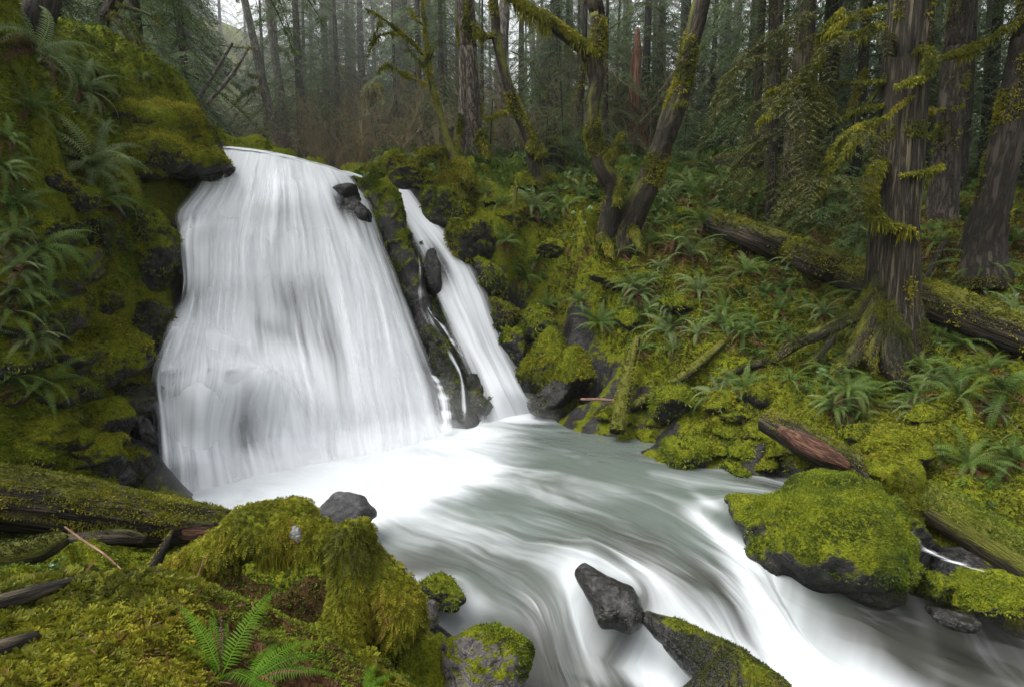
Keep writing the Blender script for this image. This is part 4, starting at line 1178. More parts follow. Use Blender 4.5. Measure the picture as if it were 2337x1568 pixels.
# the rib between the falls
V, Fc = fuse([limb([(838, 425), (872, 462), (892, 520), (918, 590), (946, 665), (975, 745), (1008, 830), (1030, 905), (1040, 975)], [13.25, 13.05, 12.8, 12.5, 12.25, 11.95, 11.55, 11.2, 10.85], [50, 80, 74, 68, 60, 56, 58, 56, 56], 14),
              limb([(955, 560), (985, 640), (1010, 715), (1040, 790), (1075, 870), (1105, 945)], [13.1, 12.75, 12.5, 12.2, 11.8, 11.4], [30, 46, 46, 48, 50, 50], 14), ell(868, 470, 86, 96, 13.1, 0.8, 3, 0, -0.4), ell(985, 800, 80, 120, 11.85, 0.7, 5, 0, 0.4), ell(1090, 930, 70, 80, 11.35, 0.8, 6)], 0.04, 3)
V = rough_up(V, Fc, 0.06, 1.1, 24, 0.9)
o = thing('rock_rib', 'dark wet rib of rock with a green mossy crest dividing the two falls', 'rock', at(960, 700, 12))
build('stone', V, Fc, M['rock_moss'], o, attrs={'moss': np.full(len(V), -0.02), 'wet': np.clip((3.2 - V[:, 2]) / 4, 0.02, 0.28)})
moss_part(o, V, Fc, 0.045, 1.3, 'moss_green', 0.50, 24, 0.5, 9000, hole=lambda c: np.clip((c[:, 2] - 0.9) / 1.5, 0.12, 1))
# stones in the rapids
V, Fc = fuse([limb([(1322, 1296), (1350, 1325), (1395, 1368), (1432, 1400), (1455, 1425)], [5.3, 5.2, 5.05, 4.95, 4.85], [36, 62, 92, 90, 56], 16), ell(1408, 1384, 118, 84, 5.0, 0.9, 4, 0.2, 0.45)], 0.02, 7)
V = rough_up(V, Fc, 0.022, 1.4, 8, 0.08)
o = thing('rock', 'shiny black rock leaning in the middle of the rapids', 'rock', at(1400, 1370, 5.05))
build('stone', V, Fc, M['rock_wet'], o, attrs={'moss': np.full(len(V), -0.25), 'wet': np.full(len(V), 0.1)})
V, Fc = fuse([limb([(1468, 1404), (1510, 1432), (1580, 1482), (1660, 1540), (1740, 1600), (1800, 1660)], [4.9, 4.8, 4.6, 4.35, 4.15, 4.0], [30, 62, 96, 130, 150, 120], 14), ell(1650, 1560, 220, 130, 4.25, 0.8, 16, 0.2, 0.4)], 0.022, 4)
V = rough_up(V, Fc, 0.025, 1.4, 9, 0.3)
o = thing('rock', 'long dark rock with a thin moss coat at the bottom edge of the rapids', 'rock', at(1640, 1520, 4.4))
build('stone', V, Fc, M['rock_wet'], o, attrs={'moss': np.full(len(V), 0.08), 'wet': np.full(len(V), 0.0)})
moss_part(o, V, Fc, 0.018, 0.9, 'moss_dark', 0.62, 9, 0.5, 12000)
# the mossy dome above the left end of the lip
V, Fc = fuse([ell(345, 300, 290, 110, 10.6, 0.8, 3, 0.2, 0.12), ell(420, 330, 160, 90, 10.9, 0.8, 4, 0.2, 0.3), ell(270, 270, 170, 90, 10.1, 0.8, 5), ell(385, 345, 250, 120, 10.5, 0.8, 25, 0, 0.15), ell(300, 340, 220, 130, 10.0, 0.8, 26), ell(455, 365, 120, 60, 10.8, 0.8, 27, 0, 0.2), ell(440, 380, 170, 70, 10.6, 0.8, 6, 0, 0.1), ell(330, 370, 220, 110, 9.9, 0.8, 7, 0, 0.2)], 0.05, 5)
V = rough_up(V, Fc, 0.08, 0.7, 14, 0.5)
o = thing('boulder', 'great moss-blanketed rock dome above the left end of the lip', 'boulder', at(350, 320, 10.4))
build('stone', V, Fc, M['rock_moss'], o, attrs={'moss': np.full(len(V), 0.2), 'wet': np.zeros(len(V))})
moss_part(o, V, Fc, 0.05, 1.3, 'moss', 0.34, 14, 0.4, 20000)

# the moss-hung stump in front
st = [ell(632, 1222, 215, 150, 4.4, 0.8, 3, 0.1, 0.05), ell(600, 1240, 130, 110, 4.35, 0.8, 4), ell(680, 1250, 120, 110, 4.3, 0.8, 5),
      limb([(560, 1235), (500, 1258), (440, 1285), (395, 1310), (375, 1350)], [4.4, 4.35, 4.3, 4.25, 4.25], [110, 95, 80, 70, 50]),
      limb([(690, 1225), (750, 1240), (800, 1250)], [4.35, 4.3, 4.25], [110, 90, 90]),
      limb([(812, 1192), (806, 1240), (800, 1310), (800, 1390), (780, 1450)], [4.2, 4.18, 4.12, 4.05, 3.95], [66, 92, 100, 96, 110]),
      limb([(830, 1280), (880, 1330), (915, 1380), (925, 1440)], [4.2, 4.15, 4.1, 4.1], [80, 90, 100, 90]), ell(905, 1410, 115, 190, 4.1, 0.8, 7), ell(760, 1465, 145, 130, 3.9, 0.8, 8), ell(800, 1530, 150, 90, 3.7, 0.8, 9),
      ell(850, 1420, 120, 200, 4.4, 0.8, 12)]
V, Fc = fuse(st, 0.024, 4)
V = rough_up(V, Fc, 0.028, 1.5, 4, 0.3)
o = thing('mossy_stump', 'shaggy moss-hung stump arching over a dark hollow in the foreground', 'stump', at(700, 1400, 4.2))
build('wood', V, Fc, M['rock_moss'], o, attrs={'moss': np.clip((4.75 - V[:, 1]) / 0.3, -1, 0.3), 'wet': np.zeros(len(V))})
lp = at(658, 1240, 4.02)
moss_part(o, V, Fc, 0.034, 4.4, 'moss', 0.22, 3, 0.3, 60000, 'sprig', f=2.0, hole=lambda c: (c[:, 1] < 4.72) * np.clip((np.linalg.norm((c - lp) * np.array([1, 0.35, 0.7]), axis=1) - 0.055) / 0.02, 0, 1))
N = vnormals(V, Fc)
P, Nn = scatter(V, Fc, 5000, RG, lambda c, n: facing(c, n) * np.clip((0.25 - n[:, 2]) / 0.3, 0, 1) * np.clip((clump(c, 4, 4) - 0.4) * 4, 0, 1) * (c[:, 2] > 0.45))
V2, F2, A2 = strands(P + Nn * 0.01, 0.09, RG, 0.004)
build('hanging_moss', V2, F2, M['moss'], o, attrs=A2)
# the bare pale spot on it
k = np.argsort(np.linalg.norm((V - lp) * np.array([1, 0.35, 0.7]), axis=1))[:1]
cc = V[k[0]] + N[k[0]] * 0.006
Vl, Fl = rock_shape((0.052, 0.03, 0.075), 4, 77, 0, 0.3, 9, 0.25)
build('lichen', Vl + cc, Fl, M['lichen'], o, attrs={'moss': np.full(len(Vl), -1.0), 'wet': np.zeros(len(Vl))})

# logs
def rest(pts, ws):
    """distances at which a log lies on the ground"""
    return [on(X, Y + w * 0.42)[1] - 0.05 for (X, Y), w in zip(pts, ws)]
def log(label, pts, ds, ws, mat, moss=0.0, mossk=1.0, mossmat='moss', jag=0.0, sides=30, amp=0.12, seed=0, lo=0.5, L=None, name='fallen_log', cat='log', along=0.35, up=0.9, n=None):
    P = np.array([at(X, Y, d) for (X, Y), d in zip(pts, ds)])
    R = [px(w, X, Y, d) / 2 for w, (X, Y), d in zip(ws, pts, ds)]
    V, Fc, A = tube(P, R, sides, n or 70, ridges(8, amp, along, seed, 0.10), jag=jag, seed=seed)
    o = thing(name, label, cat, P[len(P) // 2])
    A['moss'] = np.full(len(V), moss)
    build('trunk', V, Fc, M[mat], o, attrs=A)
    if mossk > 0:
        dm = float(np.mean(ds))
        moss_part(o, V, Fc, L or np.clip(dm * 0.0052, 0.016, 0.07), mossk, mossmat, lo, seed, up, 16000)
    return o, V, Fc, P, R
o, V, Fc, P, R = log('old rotting log with a mossy back and splintered end at left above the stump', [(-260, 1115), (-60, 1128), (100, 1145), (250, 1170), (380, 1190), (470, 1195), (516, 1196)], [4.85, 5.0, 5.15, 5.3, 5.45, 5.55, 5.6], [130, 138, 138, 122, 104, 82, 66], 'log_old', 0.02, 1.6, 'moss', 0.12, 40, 0.16, 3, 0.55, along=0.8)
pts = [(392, 1205), (440, 1212), (505, 1212)]
Pw = np.array([at(X, Y, d) for (X, Y), d in zip(pts, [5.38, 5.42, 5.48])])
Vw, Fw, Aw = tube(Pw, [0.055, 0.10, 0.06], 14, 24, ridges(6, 0.3, 0.5, 6, 0.2), jag=0.05, seed=4)
Aw['moss'] = np.full(len(Vw), -1.0)
build('broken_wood', Vw, Fw, M['wood_red'], o, attrs=Aw)
LG, LW = [(1632, 506), (1720, 540), (1800, 572), (1860, 595), (1920, 618), (1980, 640), (2060, 668), (2140, 692), (2337, 765), (2480, 815)], [52, 58, 66, 70, 74, 78, 81, 84, 90, 92]
o, V, Fc, P, R = log('long mossy log lying down the right slope behind the cedar', LG, [on(X, Y + w * 0.3)[1] - 0.25 for (X, Y), w in zip(LG, LW)], LW, 'log_old', 0.12, 1.3, 'moss', 0.2, 36, 0.14, 5, 0.5, along=0.6)
o, V, Fc, P, R = log('broken brown log jutting over the mossy cobbles at right', [(1745, 957), (1810, 990), (1900, 1040), (1990, 1085), (2060, 1125)], [8.15, 7.85, 7.5, 7.15, 6.9], [54, 66, 70, 76, 80], 'log_old', -0.05, 0.9, 'moss', 0.15, 36, 0.16, 7, 0.72, along=0.7)
cl, cf = fuse([ell(2060, 1105, 120, 110, 6.85, 0.8, 3), ell(2085, 1150, 80, 90, 6.7, 0.8, 4), ell(2020, 1070, 110, 70, 7.0, 0.8, 6)], 0.035, 4)
cl = rough_up(cl, cf, 0.03, 1.5, 3, 0.2)
build('moss_cushion', cl, cf, M['rock_moss'], o, attrs={'moss': np.full(len(cl), 0.4), 'wet': np.zeros(len(cl))})
mp = moss_part(o, cl, cf, 0.04, 2.6, 'moss', 0.2, 5, 0.3, 14000, 'sprig')
pts = [(1775, 978), (1850, 1018), (1940, 1062)]
Pw = np.array([at(X, Y, d) for (X, Y), d in zip(pts, [7.68, 7.45, 7.2])])
Vw, Fw, Aw = tube(Pw, [0.05, 0.13, 0.06], 14, 24, ridges(6, 0.25, 0.5, 6, 0.1), jag=0.05, seed=4)
Aw['moss'] = np.full(len(Vw), -1.0)
build('broken_wood', Vw, Fw, M['wood_red'], o, attrs=Aw)
log('thick moss-clad log sloping to the lower right corner', [(2100, 1135), (2170, 1170), (2240, 1215), (2337, 1275), (2450, 1345)], [6.75, 6.55, 6.35, 6.05, 5.75], [86, 98, 100, 108, 110], 'log_mossy', 0.2, 1.8, 'moss_green', 0, 30, 0.06, 9, 0.42)
log('dark rotten nurse log on the far terrace right of the leaning maple', [(1520, 402), (1600, 392), (1680, 378), (1745, 368)], [18.2, 18.2, 18.1, 18.0], [40, 52, 56, 50], 'bark_dark', 0.1, 1.0, 'moss_dark', 0.2, 20, 0.2, 11, 0.55)
log('short mossy pole leaning out of the water at the foot of the right bank', [(1456, 770), (1440, 820), (1425, 890), (1408, 985)], [10.9, 10.7, 10.3, 9.85], [14, 24, 30, 34], 'log_mossy', 0.1, 1.0, 'moss', 0.02, 18, 0.10, 13, 0.5, name='leaning_pole', cat='dead wood', up=0.3)
log('thin mossy pole slanting up the right bank behind the cobbles', [(1440, 930), (1530, 880), (1600, 825), (1650, 782)], [10.35, 10.2, 10.3, 10.5], [26, 24, 22, 16], 'log_mossy', 0.05, 0.8, 'moss', 0.0, 14, 0.08, 15, 0.55, name='leaning_pole', cat='dead wood')
log('smooth reddish stick lying across the shallows', [(1326, 911), (1365, 911), (1404, 914)], [10.6, 10.4, 10.25], [6, 7, 6], 'stick', -1, 0, name='stick', cat='stick', sides=8, amp=0.03)
log('strip of brown bark sunk in the foreground moss, upper one', [(-60, 1392), (0, 1376), (100, 1346), (190, 1318)], [on(X, Y)[1] - 0.06 for X, Y in [(-60, 1392), (0, 1376), (100, 1346), (190, 1318)]], [44, 40, 32, 14], 'log_old', -0.3, 0, seed=17, name='bark_strip', cat='dead wood', sides=12, jag=0.02)
log('strip of greyish wood sunk in the foreground moss, lower one', [(-60, 1500), (20, 1476), (82, 1450)], [on(X, Y)[1] - 0.06 for X, Y in [(-60, 1500), (20, 1476), (82, 1450)]], [54, 46, 22], 'log_old', -0.3, 0, seed=18, name='bark_strip', cat='dead wood', sides=12, jag=0.02)
log('thin pale twig leaning from under the rotting log into the moss', [(148, 1202), (200, 1240), (240, 1266), (278, 1300)], [4.35, 4.2, 4.1, 3.95], [4, 5, 5, 4], 'stick', -1, 0, name='stick', cat='stick', sides=6, amp=0.05)
log('upright brown splinter of wood left of the mossy stump', [(338, 1318), (360, 1275), (378, 1240), (392, 1212)], [4.3, 4.35, 4.4, 4.45], [34, 24, 16, 8], 'log_old', 0.0, 0.4, seed=19, name='splinter', cat='dead wood', sides=12, jag=0.02)
log('hair-thin stem leaning from the mossy stump over the dark hollow', [(420, 1385), (445, 1330), (470, 1262)], [3.7, 3.85, 4.05], [2.5, 2.5, 2], 'stick', -1, 0, name='stick', cat='stick', sides=5, amp=0.02)
log('low mossy root ridge under the rotting log at left', [(-20, 1270), (60, 1262), (110, 1245), (150, 1228)], [4.1, 4.2, 4.3, 4.4], [60, 60, 50, 30], 'log_mossy', 0.2, 1.4, 'moss_dark', 0, 18, 0.1, 21, 0.4, name='root', cat='root')
log('dark branch lying on the ground below the rotting log', [(100, 1240), (180, 1232), (280, 1225), (330, 1232)], [4.6, 4.7, 4.8, 4.85], [28, 34, 34, 20], 'log_old', -0.1, 0.4, 'moss_dark', 0, 16, 0.12, 23, 0.7, name='branch', cat='branch')

# moss over the banks (nobody could count it)
def bank_moss(name, n, mats, keepf, Lk, Lmin, kind, label, seed, k_blades=4, lo=0.36):
    r = np.random.default_rng(seed)
    Cn_all = GV
    def w(c, nrm):
        d = cam_dist(c)
        v = c - CAM
        fwd = np.array([0, math.cos(PITCH), -math.sin(PITCH)])
        up = np.array([0, math.sin(PITCH), math.cos(PITCH)])
        zz = np.maximum(v @ fwd, 0.05)
        X = CX + F * v[:, 0] / zz
        Y = CY - F * (v @ up) / zz
        inf = (v @ fwd > 0.5) & (X > -350) & (X < 2700) & (Y > -300) & (Y < 1900)
        g = inf * keepf(c, X, Y, d) / np.maximum(Lk * d, Lmin) ** 2 * facing(c, nrm)
        q = moss_mask(c, nrm, seed, lo, 1.3, 0.25)
        return g * (0.12 + 0.88 * q) * (1 - 0.5 * gauss(c, at(1300, 625, 13.0), 1.25, 0.75, 0.1))  # moss thinned to stand in for the shade of the overhang
    P, N = scatter(GV, GQ, n, r, w)
    dry = near(P, np.concatenate([river_pts, fall_pts])) > 0.42
    P, N = P[dry], N[dry]
    L = np.maximum(Lk * cam_dist(P), Lmin)
    t = clump(P, 6, 1.6) * 0.6 + clump(P, 9, 6.0) * 0.4
    if kind == 'sprig':
        V, Fc, A = sprigs(P, N, L * r.uniform(0.6, 1.25, len(P)), r, 5, 0.55, t)
    else:
        V, Fc, A = tufts(P, N, L, 0.16, r, k_blades, 0.9, 0.3, t)
    o = build(name, V, Fc, M[mats], attrs=A)
    tag(o, label, 'moss', kind='stuff')
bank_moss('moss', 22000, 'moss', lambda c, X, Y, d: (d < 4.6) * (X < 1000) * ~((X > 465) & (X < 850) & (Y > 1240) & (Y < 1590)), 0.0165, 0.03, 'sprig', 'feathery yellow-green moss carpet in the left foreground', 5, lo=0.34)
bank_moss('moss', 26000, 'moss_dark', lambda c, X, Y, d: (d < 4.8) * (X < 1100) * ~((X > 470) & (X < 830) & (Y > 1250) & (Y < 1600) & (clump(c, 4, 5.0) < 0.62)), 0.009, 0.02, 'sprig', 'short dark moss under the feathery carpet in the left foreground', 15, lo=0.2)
bank_moss('moss', 34000, 'moss', lambda c, X, Y, d: (d > 3.6) * (d < 19) * (c[:, 0] > 0.5), 0.0055, 0.02, 'tuft', 'yellow-green moss over the right bank', 6, lo=0.5)
bank_moss('moss', 52000, 'moss_dark', lambda c, X, Y, d: (d > 3.6) * (d < 19) * (c[:, 0] > 0.5), 0.0055, 0.02, 'tuft', 'darker moss, partly painted shadow, between the bright cushions of the right bank', 16, lo=0.25)  # dark tufts vary the moss and stand in for shadows on the bank
bank_moss('moss', 60000, 'moss_green', lambda c, X, Y, d: (d > 4.2) * (d < 14) * (c[:, 0] < 0.5), 0.0055, 0.02, 'tuft', 'moss over the left bank and cliff', 7)

# rock ledges of the left cliff, hummocks and fallen branches of the right bank
rl = np.random.default_rng(91)
k = 0
while k < 30:
    X, Y = rl.uniform(-20, 400), rl.uniform(420, 1040)
    p = on(X, Y)
    if near(p[None], np.concatenate([river_pts, fall_pts]))[0] < 0.65 or p[1] < 5.2:
        continue
    w = rl.uniform(90, 190)
    stone('rock', 'mossy rock ledge jutting from the left cliff', X, Y, w, w * rl.uniform(.45, .8), p[1] + 0.12, 'rock_moss', rl.uniform(0.02, 0.14), 0, 0.9, rl.uniform(0, 3), rl.uniform(-.1, .4), 300 + k, 4, ['moss', 'moss_green', 'moss_dark'][k % 3], 1.0, 0.38, rough=0.14, group='rock ledges of the left cliff')
    k += 1
k = 0
while k < 34:
    X, Y = rl.uniform(1080, 2330), rl.uniform(440, 1010)
    p = on(X, Y)
    if near(p[None], np.concatenate([river_pts, fall_pts]))[0] < 0.7 or p[1] > 17:
        continue
    w = rl.uniform(50, 130) * min(1.0, 11 / p[1])
    stone('hummock', 'moss-covered hummock in the lumpy right bank', X, Y, w, w * rl.uniform(.4, .7), p[1] + 0.1, 'rock_moss', 0.14, 0, 0.9, rl.uniform(0, 3), rl.uniform(-.2, .2), 400 + k, 4, ['moss', 'moss_dark', 'moss_green', 'moss_dark'][k % 4], 1.1, 0.32, rough=0.12, group='moss hummocks of the right bank', cat='hummock')
    k += 1
k = 0
while k < 30:
    X, Y = rl.uniform(1100, 2330), rl.uniform(450, 1000)
    p = on(X, Y)
    if near(p[None], np.concatenate([river_pts, fall_pts]))[0] < 0.9 or p[1] > 17:
        continue
    a, L = rl.uniform(-0.6, 0.9) + (math.pi if rl.random() < .5 else 0), rl.uniform(0.4, 1.5)
    q = np.array([p + np.array([math.cos(a), math.sin(a), 0]) * L * t for t in np.linspace(-.5, .5, 6)])
    q[:, 2] = gq(q[:, 0], q[:, 1]) * 0.6 + np.linspace(q[0, 2] * 0 + gq(q[0, 0], q[0, 1])[0], gq(q[-1, 0], q[-1, 1])[0], 6) * 0.4 + 0.05 + rl.normal(0, .02, 6)
    R = np.linspace(1, .4, 6) * rl.uniform(.012, .035)
    V, Fc, A = tube(q, R, 8, 22, ridges(5, .1, .6, k, .2))
    A['moss'] = np.full(len(V), rl.choice([-0.4, 0.1, 0.2]))
    o = tag(build('fallen_branch', V, Fc, M[['log_mossy', 'bark_grey', 'log_old'][k % 3]], attrs=A), 'thin fallen branch lying on the mossy right bank', 'branch', 'fallen branches on the right bank')
    k += 1

# ------------------------------------------------------------------ trees
RT = np.random.default_rng(5)
def tree(name, label, pts, ds, ws, mat, moss=0.0, top=14.0, cat='tree', group=None, sides=28, amp=0.10, along=0.4, seed=0, mossk=0.0, mossmat='moss', lo=0.5, up=0.3, flare=1.5, branches=(), L=None, sink=0.35, freq=9, lump=0.08, keep_top=False, bmat=None):
    """pts run from the foot up; the trunk goes on above the frame"""
    P = [at(X, Y, d) for (X, Y), d in zip(pts, ds)]
    R = [px(w, X, Y, d) / 2 for w, (X, Y), d in zip(ws, pts, ds)]
    gz0 = gq(P[0][0], P[0][1])[0]
    f = P[0].copy()
    f[2] = min(gz0, P[0][2]) - sink
    if P[0][2] - f[2] > 0.9:                                   # foot hidden behind something: follow the lean down to the ground
        dirn = (P[0] - P[1]) / max(1e-6, P[1][2] - P[0][2])
        f = P[0] + dirn * (P[0][2] - gz0 + sink) * 0.7
        f[2] = gq(f[0], f[1])[0] - sink
    P = [f] + P
    R = [R[0] * flare] + R
    if not keep_top and P[-1][2] < top:
        dirn = (P[-1] - P[-2]) / max(0.2, (P[-1] - P[-2])[2])
        dirn[:2] = np.clip(dirn[:2], -0.5, 0.5)
        P.append(P[-1] + dirn * (top - P[-1][2]))
        R.append(R[-1] * 0.55)
    P, R = np.array(P), np.array(R)
    n = int(np.clip(np.linalg.norm(np.diff(P, axis=0), axis=1).sum() / np.mean(R) * 1.4, 30, 220))
    V, Fc, A = tube(P, R, sides, n, ridges(freq, amp, along, seed, lump))
    o = thing(name, label, cat, [f[0], f[1], gz0], group)
    A['moss'] = np.full(len(V), moss)
    build('trunk', V, Fc, M[mat], o, attrs=A)
    dm = float(np.mean(ds))
    Lm = L or np.clip(dm * 0.0048, 0.03, 0.09)
    if mossk > 0:
        moss_part(o, V, Fc, Lm, mossk, mossmat, lo, seed, up, 14000)
    for b in branches:
        branch(o, *b[:3], **(b[3] if len(b) > 3 else {}), seed=seed + 3, L=Lm)
    return o

def branch(o, pts, ds, ws, mat='bark_mossy', mossk=1.6, mossmat='moss', hang=0.0, seed=0, L=0.05, moss=0.25, sides=10, lo=0.25, name='branch'):
    P = np.array([at(X, Y, d) for (X, Y), d in zip(pts, ds)])
    R = [px(w, X, Y, d) / 2 * (0.95 if name in ('root', 'buttress') else 1.05) for w, (X, Y), d in zip(ws, pts, ds)]
    n = int(np.clip(np.linalg.norm(np.diff(P, axis=0), axis=1).sum() / 0.035, 14, 110))
    wob = np.linalg.norm(P[-1] - P[0]) * 0.012
    P[1:-1] += np.random.default_rng(seed + len(pts)).normal(0, wob, (len(P) - 2, 3))
    V, Fc, A = tube(P, R, sides, n, ridges(6, 0.22 if name == 'root' else 0.12, 0.8 if name == 'root' else 2.0, seed, 0.30))
    A['moss'] = np.full(len(V), moss)
    b = build(name, V, Fc, M[mat], o, attrs=A)
    r = np.random.default_rng(seed + int(abs(pts[0][0])))
    if mossk > 0:
        q, N = scatter(V, Fc, min(7000, mossk * area(V, Fc) / (L * L) * 4.0), r, lambda c, nn: facing(c, nn) * (0.4 + nn[:, 2].clip(-0.4, 1)) * (0.1 + 1.6 * np.clip(clump(c, 8, 3.5) - 0.35, 0, 0.6)))
        a = tufts(q, N, L * 1.0 * r.uniform(.6, 1.4, len(q)), 0.13, r, 4, 0.9, 0.9, clump(q, 3, 3))
        bits = [a]
        if hang > 0:
            q, N = scatter(V, Fc, min(2500, hang * 150 * np.linalg.norm(np.diff(P, axis=0), axis=1).sum()), r, lambda c, nn: (0.3 - nn[:, 2]).clip(0, 1) * np.clip(clump(c, 18, 3.0) - 0.4, 0, 1))
            bits.append(strands(q, 0.2 * hang ** 0.5, r, 0.006))
        V2, F2, A2 = merge(bits)
        me = build('moss', V2, F2, M[mossmat], b, attrs=A2)
    return b

# -- left
tree('conifer', 'dark leaning trunk at the top left corner above the ferns', [(78, 112), (84, 60), (95, 0)], [9.2, 9.2, 9.3], [62, 60, 62], 'bark_dark', 0.0, 13, seed=1, sink=0.6)
tree('conifer', 'dark gnarled hemlock with hanging mossy limbs at upper left', [(206, 140), (216, 112), (232, 86), (240, 40), (262, 0)], [12.5, 12.5, 12.5, 12.5, 12.6], [20, 18, 18, 22, 26], 'bark_dark', 0.05, 12, seed=2, mossk=0.4, mossmat='moss_dark', amp=0.2, lump=0.3, branches=[
    ([(238, 74), (270, 88), (310, 104), (345, 112)], [12.5, 12.3, 12.2, 12.1], [7, 8, 6, 4]),
    ([(246, 40), (282, 62), (290, 110), (293, 175)], [12.5, 12.2, 12.1, 12.0], [8, 7, 6, 3], {'mossk': 0.5, 'mossmat': 'moss_dark', 'mat': 'bark_dark'}),
    ([(250, 30), (310, 60), (322, 160), (330, 200), (315, 225)], [12.5, 12.2, 12.0, 12.0, 12.0], [8, 7, 7, 5, 2], {'mossk': 0.5, 'mossmat': 'moss_dark', 'mat': 'bark_dark'}),
    ([(290, 100), (320, 150), (350, 182), (385, 200)], [12.2, 12.0, 11.9, 11.8], [8, 7, 6, 3], {'mossk': 0.4, 'mossmat': 'moss_dark', 'mat': 'bark_dark'}),
    ([(225, 100), (250, 150), (270, 195), (240, 212)], [12.5, 12.3, 12.1, 12.0], [7, 6, 6, 3], {'mossk': 0.5, 'mossmat': 'moss_dark', 'mat': 'bark_dark'}),
    ([(258, 10), (340, 30), (372, 60)], [12.6, 12.3, 12.1], [8, 6, 3], {'mossk': 0.4, 'mossmat': 'moss_dark', 'mat': 'bark_dark'})])
tree('conifer', 'left trunk of the slim leaning pair behind the lip', [(641, 345), (622, 270), (600, 190), (578, 90), (558, 0)], [21, 21, 21, 21, 21], [20, 20, 19, 17, 16], 'bark_grey', 0, 20, seed=3, sides=18, branches=[
    ([(606, 214), (590, 206), (575, 205), (548, 225), (534, 240)], [21, 20.8, 20.7, 20.6, 20.5], [4, 4, 5, 4, 3]), ([(598, 178), (585, 176), (568, 172)], [21, 20.8, 20.6], [4, 4, 3]),
    ([(590, 110), (560, 108), (480, 102)], [21, 20.6, 20.2], [3, 3, 2], {'mossk': 0.4}), ([(612, 234), (590, 243)], [21, 20.6], [3, 2], {'mossk': 0}), ([(606, 190), (630, 196)], [21, 21.2], [3, 2], {'mossk': 0.3})])
tree('conifer', 'right trunk of the slim leaning pair behind the lip', [(656, 330), (648, 260), (632, 160), (622, 80), (612, 0)], [21.8] * 5, [20, 19, 18, 17, 16], 'bark_grey', 0, 20, seed=4, sides=18, branches=[([(630, 110), (655, 124), (664, 150)], [21.8, 21.9, 22], [5, 4, 2]), ([(640, 215), (632, 228)], [21.8, 21.6], [3, 2], {'mossk': 0})])
tree('dead_tree', 'darker of two bare poles leaning right behind the mossy dome', [(426, 268), (460, 215), (500, 150), (530, 100)], [15.5, 16, 16.6, 17], [9, 9, 8, 6], 'bark_grey', 0, 5, sides=10, keep_top=True, flare=1.0, cat='dead tree')
tree('dead_tree', 'paler and lower of two bare poles leaning right behind the mossy dome', [(440, 276), (480, 230), (530, 170), (568, 108)], [16, 16.6, 17.3, 18], [10, 9, 8, 6], 'bark_grey', 0, 5, sides=10, keep_top=True, flare=1.0, cat='dead tree', mossk=0.2)
# -- middle
tree('conifer', 'straight brown cedar trunk standing behind the bare thicket', [(928, 290), (922, 200), (915, 90), (912, 0)], [24] * 4, [42, 38, 36, 34], 'bark_cedar', 0, 22, seed=6)
tree('snag', 'flaring dead cedar stub under a shroud of drooping moss', [(884, 320), (868, 270), (858, 230), (852, 195)], [22] * 4, [52, 42, 38, 30], 'bark_cedar', 0.05, 3, seed=7, keep_top=True, cat='dead tree', mossk=1.0, lo=0.55, branches=[
    ([(852, 200), (838, 215), (828, 240)], [21.8, 21.6, 21.5], [18, 14, 6], {'hang': 2}), ([(854, 198), (866, 212), (872, 236)], [21.8, 21.5, 21.4], [18, 12, 6], {'hang': 2})])
tree('conifer', 'slender grey trunk left of the rough-barked fir', [(1012, 300), (1012, 200), (1010, 100), (1008, 0)], [26] * 4, [20, 19, 18, 18], 'bark_grey', 0, 24, seed=8, sides=16)
tree('conifer', 'rough-barked pale fir trunk with mossy buttress near the middle', [(1078, 372), (1075, 330), (1072, 240), (1068, 120), (1062, 0)], [16.2] * 5, [66, 52, 48, 42, 40], 'bark_fir', 0.0, 20, seed=9, sides=44, mossk=0.25, lo=0.8, up=0.0, amp=0.13, freq=12, branches=[
    ([(1095, 300), (1104, 330), (1112, 365)], [16.0, 15.9, 15.8], [18, 24, 18], {'mossk': 1.0, 'name': 'buttress'}), ([(1052, 260), (1050, 310), (1046, 350)], [16.0, 15.9, 15.8], [5, 8, 10], {'mossk': 1.0, 'name': 'buttress'}), ([(1066, 0), (1065, 50), (1062, 70)], [15.9, 15.85, 15.85], [8, 8, 3])])
tree('maple_sapling', 'thin mossy young tree with bare side twigs left of the fir', [(1035, 365), (1020, 320), (1002, 255), (984, 190), (978, 130), (968, 60), (962, 0)], [14.3] * 7, [26, 20, 15, 12, 11, 9, 8], 'bark_mossy', 0.1, 11, seed=10, mossk=0.8, lo=0.45, sides=14, branches=[
    ([(970, 130), (945, 104), (921, 81), (871, 44), (835, 22)], [14.3, 14.2, 14.1, 14, 14], [6, 6, 5, 4, 2]), ([(976, 195), (950, 184), (920, 170), (884, 153), (861, 168)], [14.3, 14.1, 14, 13.9, 13.8], [6, 5, 5, 4, 3]),
    ([(911, 79), (885, 76), (858, 90), (840, 130)], [14.1, 14, 13.9, 13.8], [4, 4, 4, 2]), ([(978, 140), (990, 116), (1000, 92)], [14.3, 14.2, 14.2], [5, 4, 2]), ([(975, 160), (945, 130), (932, 112)], [14.3, 14.4, 14.4], [4, 3, 2]),
    ([(968, 60), (950, 45), (935, 25)], [14.3, 14.2, 14.2], [4, 3, 2]), ([(871, 44), (866, 60), (855, 80)], [14, 13.9, 13.9], [3, 3, 1], {'mossk': 1.2, 'hang': 1})])
